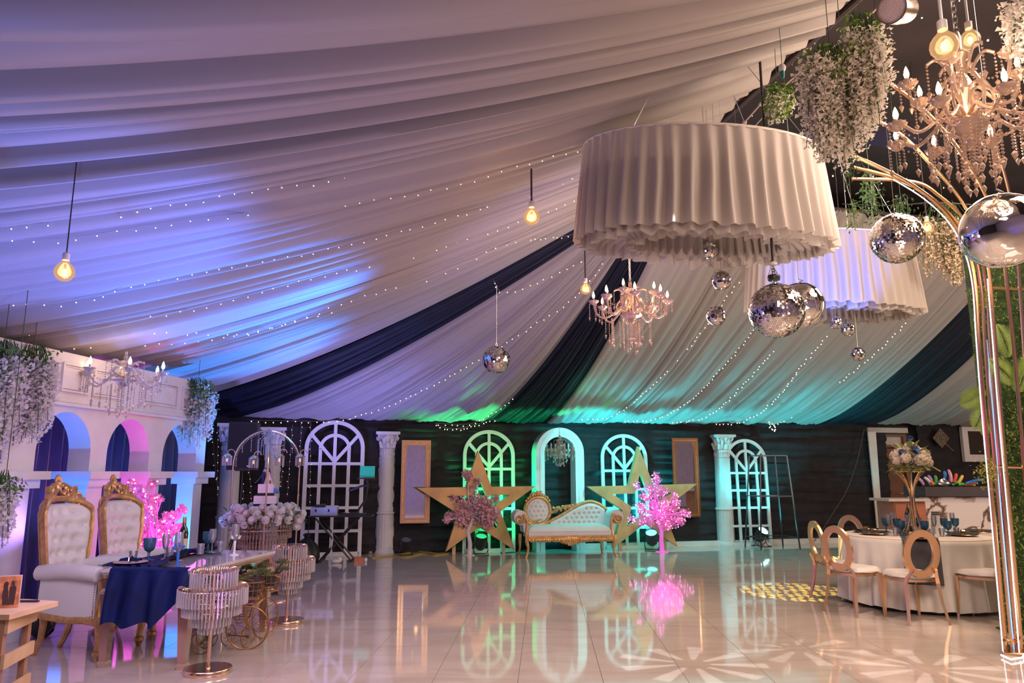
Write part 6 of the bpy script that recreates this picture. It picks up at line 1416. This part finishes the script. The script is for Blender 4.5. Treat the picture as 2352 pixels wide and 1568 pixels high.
# ---- flower centrepiece
cpz = Vector((TC.x+.0, TC.y, TZ2+.008)); fc_ = thing('flower_centrepiece', 'tall flared gold stand with white flowers and blue roses', 'flowers', cpz)
for k in range(8):
    a = 2*pi*k/8+.2; c, s = cos(a), sin(a); MB().tube([(r_*c, r_*s, z) for r_, z in smooth_path([(.13, .0), (.10, .06), (.045, .22), (.022, .36), (.03, .48), (.07, .60), (.15, .70)], 4)], .007, 6).build('flared_rod', GOLD, fc_)
for (r_, z) in ((.13, .004), (.15, .70)): MB().tube([(r_*cos(2*pi*k/32), r_*sin(2*pi*k/32), z) for k in range(32)], .006, 6, True).build('rod_hoop', GOLD, fc_)
rr = random.Random(12); HYD = mat('cream_hydrangea', (.84, .72, .58), .8, var=.08); BLR = mat('blue_white_rose', (.12, .22, .55), .6, var=.8, scale=12)
for (x, y, z, r) in ((-.09, -.12, .85, .075), (.06, -.14, .83, .085), (.0, -.06, .96, .08), (-.15, -.02, .88, .07), (.15, -.03, .89, .08), (.10, .06, .95, .07), (-.04, .12, .9, .08), (.17, -.1, .80, .05), (-.18, -.08, .82, .05)):
    mb = MB()
    for k in range(60):
        d = Vector((rr.gauss(0, 1), rr.gauss(0, 1)-.4, rr.gauss(0, 1)+.2)).normalized(); c = Vector((x, y, z))+d*r; u = d.orthogonal().normalized(); v = d.cross(u); s_ = .016
        for q_ in range(4): a = pi/2*q_+k; e = u*cos(a)+v*sin(a); g = u*cos(a+.7)+v*sin(a+.7); h = u*cos(a-.7)+v*sin(a-.7); mb.add([c, c+g*s_*.7, c+e*s_+d*.004, c+h*s_*.7], [(0, 1, 2, 3)])
    mb.ball((x, y, z), r*.8, 8, 6); mb.build('white_bloom', HYD, fc_, smooth=False)
rose((.0, -.16, .935), .045, (0, -1, .4), m=BLR, par=fc_); rose((.01, -.05, 1.075), .038, (0, -.3, 1), m=BLR, par=fc_); rose((-.14, -.12, .92), .03, (-.5, -1, .3), m=BLR, par=fc_); rose((-.17, -.10, .84), .035, (-1, -.8, .1), m=PETAL, par=fc_); rose((.19, -.08, .85), .035, (1, -.8, .1), m=PETAL, par=fc_)
lf = MB()
for k in range(150):
    a = rr.uniform(0, 6.28); el = rr.uniform(-.5, 1.1); d = Vector((cos(a)*cos(el), sin(a)*cos(el), sin(el))); low = rr.random() < .6
    c = Vector((0, 0, .86))+Vector((d.x*.15, d.y*.15, (-.10-.04*rr.random()) if low else d.z*.14)); leafq(lf, c, (d.x, d.y, rr.uniform(-.5, .2) if low else d.z), rr.uniform(.07, .12), .024, (0, 0, 1))
stuff(lf.build('leaves', mat('sage_leaf', (.34, .38, .14), .5, var=.35), fc_, smooth=False)); MB().tube([(.1, -.1, .78), (.2, -.1, .76), (.30, -.1, .70)], [.006, .006, .008], 5).build('hanging_bud', mat('yellow_green', (.5, .5, .1), .5), fc_)
# ---- bar counter
bc = thing('bar_counter', 'bar counter with veined white marble front and dark top', 'counter', PZ(2122, 1085, 1.4499) if 0 else Vector((PY(2122, 1085, 12.1).x, 12.1, 0)), .06)
mm = bpy.data.materials.new('calacatta_marble'); mm.use_nodes = True; nt = mm.node_tree; b_ = nt.nodes['Principled BSDF']; tcn = nt.nodes.new('ShaderNodeTexCoord'); n1 = nt.nodes.new('ShaderNodeTexNoise'); n1.inputs['Scale'].default_value = 1.6; n1.inputs['Detail'].default_value = 5; n1.inputs['Distortion'].default_value = .8
sb = nt.nodes.new('ShaderNodeMath'); sb.operation = 'SUBTRACT'; sb.inputs[1].default_value = .5; ab = nt.nodes.new('ShaderNodeMath'); ab.operation = 'ABSOLUTE'; rp = nt.nodes.new('ShaderNodeValToRGB'); e = rp.color_ramp.elements
e[0].position = 0; e[0].color = (.08, .055, .05, 1); e[1].position = .06; e[1].color = (.74, .70, .68, 1); e2 = e.new(.028); e2.color = (.30, .20, .15, 1)
nt.links.new(tcn.outputs['Object'], n1.inputs['Vector']); nt.links.new(n1.outputs['Fac'], sb.inputs[0]); nt.links.new(sb.outputs[0], ab.inputs[0]); nt.links.new(ab.outputs[0], rp.inputs[0]); nt.links.new(rp.outputs[0], b_.inputs['Base Color']); b_.inputs['Roughness'].default_value = .2
MB().box((1.3, .3, .53), (2.6, .5, 1.06)).build('marble_front', mm, bc, smooth=False); MB().box((1.3, .28, 1.145), (2.64, .6, .15)).build('dark_top', mat('dark_counter_top', (.045, .035, .04), .5), bc, smooth=False); MB().box((1.3, .3, .03), (2.55, .46, .06)).build('plinth', BLK, bc, smooth=False)
cbn = thing('side_cabinet', 'reddish wood cabinet with pale top left of the marble counter', 'cabinet', Vector((PY(2087, 1085, 11.95).x-.04, 12.25, 0)), .06)
MB().box((.02, 0, .5), (.52, .5, 1.0)).build('body', mat('red_wood', (.38, .13, .07), .5, var=.15), cbn, smooth=False); MB().box((-.02, -.02, 1.02), (.66, .58, .04)).build('top', mat('pale_stone_top', (.55, .48, .44), .4), cbn, smooth=False); MB().box((.02, -.255, .5), (.48, .012, .92)).build('door_panel', mat('red_wood'), cbn, smooth=False) if 0 else MB().box((.02, -.255, .5), (.48, .012, .92)).build('door_panel', MC['red_wood'], cbn, smooth=False)
BCOL = dict(lilac=(.62, .45, .72), white=(.75, .72, .8), violet=(.45, .3, .6), green=(.10, .45, .12), blue=(.03, .22, .65), pink=(.75, .40, .55), red=(.65, .08, .05), yellow=(.75, .55, .10), navy=(.03, .05, .35), orange=(.8, .25, .05))
for (x0, y0, x1, y1, c_, lb) in ((585, 810, 665, 905, 'lilac', 'lilac long balloon leaning at left end behind flower stand'), (650, 810, 725, 910, 'white', 'whitish long balloon second from left on the counter'), (715, 790, 762, 910, 'violet', 'violet long balloon leaning beside the green one'), (785, 790, 792, 910, 'green', 'upright green long balloon on the counter'), (876, 745, 876, 850, 'blue', 'upright blue long balloon on the counter'), (888, 730, 920, 865, 'pink', 'tall curved pink balloon right of the upright blue one'), (936, 780, 912, 890, 'pink', 'shorter pink balloon left of the red upright one'), (975, 770, 948, 870, 'red', 'upright red long balloon on the counter'), (1062, 790, 1010, 880, 'yellow', 'upright yellow long balloon on the counter'), (938, 892, 1002, 856, 'green', 'short green balloon lying under the red upright one'), (1075, 878, 1255, 832, 'blue', 'long blue balloon pointing right, topmost of three'), (1070, 905, 1195, 868, 'red', 'red balloon pointing right under the blue one'), (1100, 912, 1232, 902, 'yellow', 'yellow balloon pointing right, lowest of three'), (1008, 908, 1062, 884, 'green', 'short green balloon beside the dark blue one'), (962, 912, 1032, 880, 'navy', 'dark blue balloon lying in middle of the pile'), (700, 860, 735, 912, 'orange', 'orange balloon behind the violet one')):
    a = PY(1980+x0/4.613, 920+y0/4.613, 12.35); b = PY(1980+x1/4.613, 920+y1/4.613, 12.35); b.z = max(b.z, 1.245); a.z = max(a.z, 1.25); d_ = rr.uniform(-.08, .08); a.y += d_; b.y += d_; md = (a+b)/2+Vector((.012, 0, .01)); 
    o = MB().tube([a.lerp(b, -.02), a.lerp(b, .03), a.lerp(md, .5), md, md.lerp(b, .5), a.lerp(b, .95), b], [.006, .020, .026, .026, .026, .020, .008], 10).build('long_balloon', mat('balloon_'+c_, BCOL[c_], .25)); tag(o, lb, 'balloon')
bt2 = thing('bottle_cluster', 'dark bunch of crumpled foil ribbon on counter among balloons', 'decoration', PY(2168, 1113, 12.3)); bt2.location.z = 1.22
MB().grid(lambda a, b: Vector(((.07+.03*noise.noise(Vector((a*9, b*9, 1))))*cos(2*pi*a)*sin(pi*b)*1.4, .05*sin(2*pi*a)*sin(pi*b), .06-.06*cos(pi*b)*(1+.5*noise.noise(Vector((a*7, b*7, 5)))))), 24, 14).build('foil_bunch', STEEL, bt2)
# ---- diamond ornament on the wall
dp = PW(2160, 1006, 13.9); do = thing('diamond_ornament', 'glittering beaded diamond shaped ornament hung on the dark wall', 'ornament', dp, A_); hd = .215
db = MB()
for i in range(9):
    for j in range(9): u_, v_ = (i-4)/4.3*hd/1.0, (j-4)/4.3*hd/1.0; db.ball(((u_-v_)*.5*1.0, -.02, (u_+v_)*.5), .0135, 8, 6)
stuff(db.build('beads', mat('bead_gloss', (.85, .62, .42), .15, .6, var=.4, scale=30), do)); MB().prism([(0, hd*1.05), (hd*1.05, 0), (0, -hd*1.05), (-hd*1.05, 0)], -.008, .008).build('backing', BLK, do, smooth=False); MB().tube([(.10, 0, -.10), (.32, .0, -.28)], .008, 6).build('stick', GOLDP, do)
# ---- gold arch of rods with neon at right
NEON = mat('neon_white', (.9, .95, 1), .3, em=(.85, .92, 1), es=1.3)
ga_ = thing('gold_arch', 'tall gold rod arch with glowing white neon edge at right', 'arch', (4.15, 6.35, 0))
def rodpts(pxs, Y0, dY=0): return [PY(x, y, Y0+dY*k/(len(pxs)-1))-Vector(ga_.location) for k, (x, y) in enumerate(pxs)]
def rod(pxs, Y0, dY, r, name='rod', m=GOLD, ground=True):
    P = rodpts(pxs, Y0, dY)
    if ground: P[0].z = .02
    P = smooth_path([tuple(p) for p in P], 6); MB().tube(P, r, 8).build(name, m, ga_); return P
base = [(2312, 1500), (2282, 1180), (2262, 960), (2248, 780), (2240, 660), (2222, 575), (2185, 505), (2130, 450), (2060, 405), (1950, 352)]
rod(base, 6.35, -.9, .016); rod([(x+14, y+2) for x, y in base[:6]]+[(2196, 510), (2140, 455), (2070, 415), (1955, 382)], 6.4, -.8, .014)
rod([(x+26, y+2) for x, y in base[:5]]+[(2248, 570), (2212, 500), (2160, 452), (2100, 418), (1958, 410)], 6.5, -.6, .014)
rod([(2348, 1500), (2322, 1200), (2300, 960), (2284, 760), (2274, 640), (2258, 560), (2215, 470), (2150, 390), (2070, 310), (1985, 262)], 6.3, -.9, .014)
rod([(2386, 1500), (2362, 1200), (2338, 900), (2318, 700), (2300, 560), (2270, 460), (2200, 340), (2120, 250), (2045, 192)], 6.3, -.9, .014)
rod([(2400, 1500), (2375, 1180), (2358, 900), (2345, 700), (2335, 560), (2318, 440), (2285, 330), (2240, 230)], 6.5, -.6, .014)
NE = [(2304, 1498), (2276, 1180), (2256, 960), (2242, 780), (2234, 660), (2216, 580), (2180, 512), (2122, 456), (2052, 412)]
rod(NE, 6.33, -.85, .005, 'neon_tube', NEON); rod([(2341, 1498), (2316, 1200), (2294, 960), (2278, 760), (2268, 640)], 6.28, -.2, .005, 'neon_tube', NEON)
rod([(2330, 1499), (2300, 1180), (2282, 960), (2266, 780)], 6.36, -.2, .005, 'neon_tube', mat('neon_blue', (.4, .6, 1), .3, em=(.35, .6, 1), es=.8))
MB().tube([PZ(2300, 1504, .02)-Vector(ga_.location), PZ(2322, 1514, .02)-Vector(ga_.location), PZ(2348, 1510, .02)-Vector(ga_.location), PZ(2358, 1494, .02)-Vector(ga_.location)], .008, 6).build('neon_tube', NEON, ga_)
for py in (660, 1070, 1470):
    k_ = (py-660)/840; xa = 2240+k_*68; P = [PY(xa, py, 6.3), PY(xa+110, py+4, 6.4)]; MB().tube([p-Vector(ga_.location) for p in P], .014, 6).build('cross_rod', GOLD, ga_)
MB().slab([(p.x-4.15, p.y-6.35) for p in (PZ(2305, 1508), PZ(2420, 1508), PZ(2420, 1488), PZ(2308, 1488))], .002, .03).build('base_plate', GOLD, ga_, smooth=False)
# green wall behind the rods
gw = thing('green_wall', 'dense upright panel of artificial green foliage behind gold rods', 'foliage panel', PY(2330, 1085, 6.75)*1 if 0 else Vector((PY(2330, 1085, 7.1).x, 7.1, 0)), 0)
MB().box((.32, .06, 1.95), (1.05, .06, 3.86)).box((.32, .06, .01), (1.05, .3, .02)).build('backing', LEAFD, gw, smooth=False)
GWL = mat('moss_green', (.20, .27, .05), .6, var=.5, scale=5); g = MB(); rr = random.Random(31)
for k in range(9500):
    x = rr.uniform(-.26, .84); z = rr.uniform(.03, 3.88); c = Vector((x, .02-rr.uniform(0, .05), z)); leafq(g, c, (rr.uniform(-1, 1), -rr.uniform(.3, 1.2), rr.uniform(-.9, 1)), rr.uniform(.03, .07), .008, (0, 0, 1))
stuff(g.build('foliage', GWL, gw, smooth=False))
FERN = mat('fern_green', (.30, .46, .08), .5, var=.3, scale=6)
def fern(label, px, py, ang, L_, dep, sc=1, par=None):
    p = PY(px, py, dep); m = MB(); d = Vector((cos(ang), -.1, sin(ang))); s = Vector((-sin(ang), 0, cos(ang))); N = 22
    for k in range(N):
        f = k/N; c = d*L_*f+Vector((0, -.02*sin(pi*f), 0)); wl_ = L_*.42*sin(pi*min(1, f*.85+.15))**.8
        for sg_ in (-1, 1): leafq(m, c, (d*.5+s*sg_), max(.01, wl_), L_/N*.52, (0, 1, .1))
    m.tube([(0, 0, 0), tuple(d*L_)], [.006, .002], 5); o = m.build('fern_frond', FERN, par, smooth=False)
    if par is None: o.location = p; tag(o, label, 'fern')
    else: o.location = p-Vector(par.location)
    return o
for (px, py, ang, L_) in ((2262, 895, 2.75+.9, .27), (2262, 905, 3.5, .26), (2258, 930, 4.2, .24), (2262, 960, 4.45, .16), (2318, 820, 1.9, .3), (2335, 900, 1.2, .32), (2330, 880, 2.4, .3), (2345, 850, .6, .3)):
    o = fern('', px, py, ang, L_, 6.25, par=gw)
for (lb, px, py) in (('tuft of small yellow green leaves at upper joint of gold rods', 2262, 690), ('tuft of small yellow green leaves at lower joint of gold rods', 2268, 1085)):
    p = PY(px, py, 6.2); m = MB()
    for k in range(260): d = Vector((rr.gauss(0, 1), rr.gauss(0, .7), rr.gauss(0, 1.3)))*.045; leafq(m, d, (rr.uniform(-1, 1), rr.uniform(-1, 1), rr.uniform(-1, .5)), .026, .007, (0, 0, 1))
    o = m.build('leaf_tuft', mat('yellow_leaf', (.42, .44, .08), .5, var=.3), smooth=False); o.location = p; tag(o, lb, 'foliage'); stuff(o)
# small cables strung across the dark gap at upper right
cable('overhead_cable', 'black cable strung level before the far drape at upper right', [PY(1935, 468, 8.6), PY(2040, 472, 8.6), PY(2140, 466, 8.6), PY(2230, 470, 8.6)], .008, CABLE)
# ---- projected light patterns (gobo projectors)
def gobo(loc, target, color, power, angle, mode):
    o = light('SPOT', loc, color, power, target, .01, angle, .1); L = o.data; L.use_nodes = True; nt = L.node_tree; em = nt.nodes['Emission']
    tc = nt.nodes.new('ShaderNodeTexCoord'); sx = nt.nodes.new('ShaderNodeSeparateXYZ'); nt.links.new(tc.outputs['Normal'], sx.inputs[0])
    def M(op, a, b=None):
        n = nt.nodes.new('ShaderNodeMath'); n.operation = op
        for i, q in enumerate((a, b)):
            if q is None: continue
            if isinstance(q, (int, float)): n.inputs[i].default_value = q
            else: nt.links.new(q, n.inputs[i])
        return n.outputs[0]
    x = M('DIVIDE', sx.outputs[0], sx.outputs[2]); y = M('DIVIDE', sx.outputs[1], sx.outputs[2]); r = M('SQRT', M('ADD', M('MULTIPLY', x, x), M('MULTIPLY', y, y)))
    k = math.tan(R(angle/2))
    if mode == 'dots':
        cb_ = nt.nodes.new('ShaderNodeCombineXYZ'); nt.links.new(x, cb_.inputs[0]); nt.links.new(y, cb_.inputs[1]); v = nt.nodes.new('ShaderNodeTexVoronoi'); v.inputs['Scale'].default_value = 6.5/k; v.inputs['Randomness'].default_value = .35
        nt.links.new(cb_.outputs[0], v.inputs['Vector']); f = M('MULTIPLY', M('LESS_THAN', v.outputs['Distance'], .40), M('LESS_THAN', r, k*.95))
    else:
        a = M('ARCTAN2', y, x); f = M('GREATER_THAN', M('SINE', M('MULTIPLY', a, 9)), .45); f = M('MULTIPLY', f, M('MULTIPLY', M('GREATER_THAN', r, k*.22), M('LESS_THAN', r, k*.9)))
    nt.links.new(M('MULTIPLY', f, 1.0), em.inputs['Strength'])
gobo((3.1, 7.6, 4.3), PZ(1830, 1360), (1, .78, .12), 2600, 17, 'dots')
gobo((1.4, 5.8, 4.2), PZ(1590, 1525), (.95, .95, 1), 420, 17, 'rays')
gobo((3.2, 5.4, 4.4), PZ(2130, 1535), (.95, .95, 1), 420, 17, 'rays')
gobo((2.4, 5.6, 4.3), PZ(1835, 1490), (.95, .95, 1), 330, 16, 'rays')
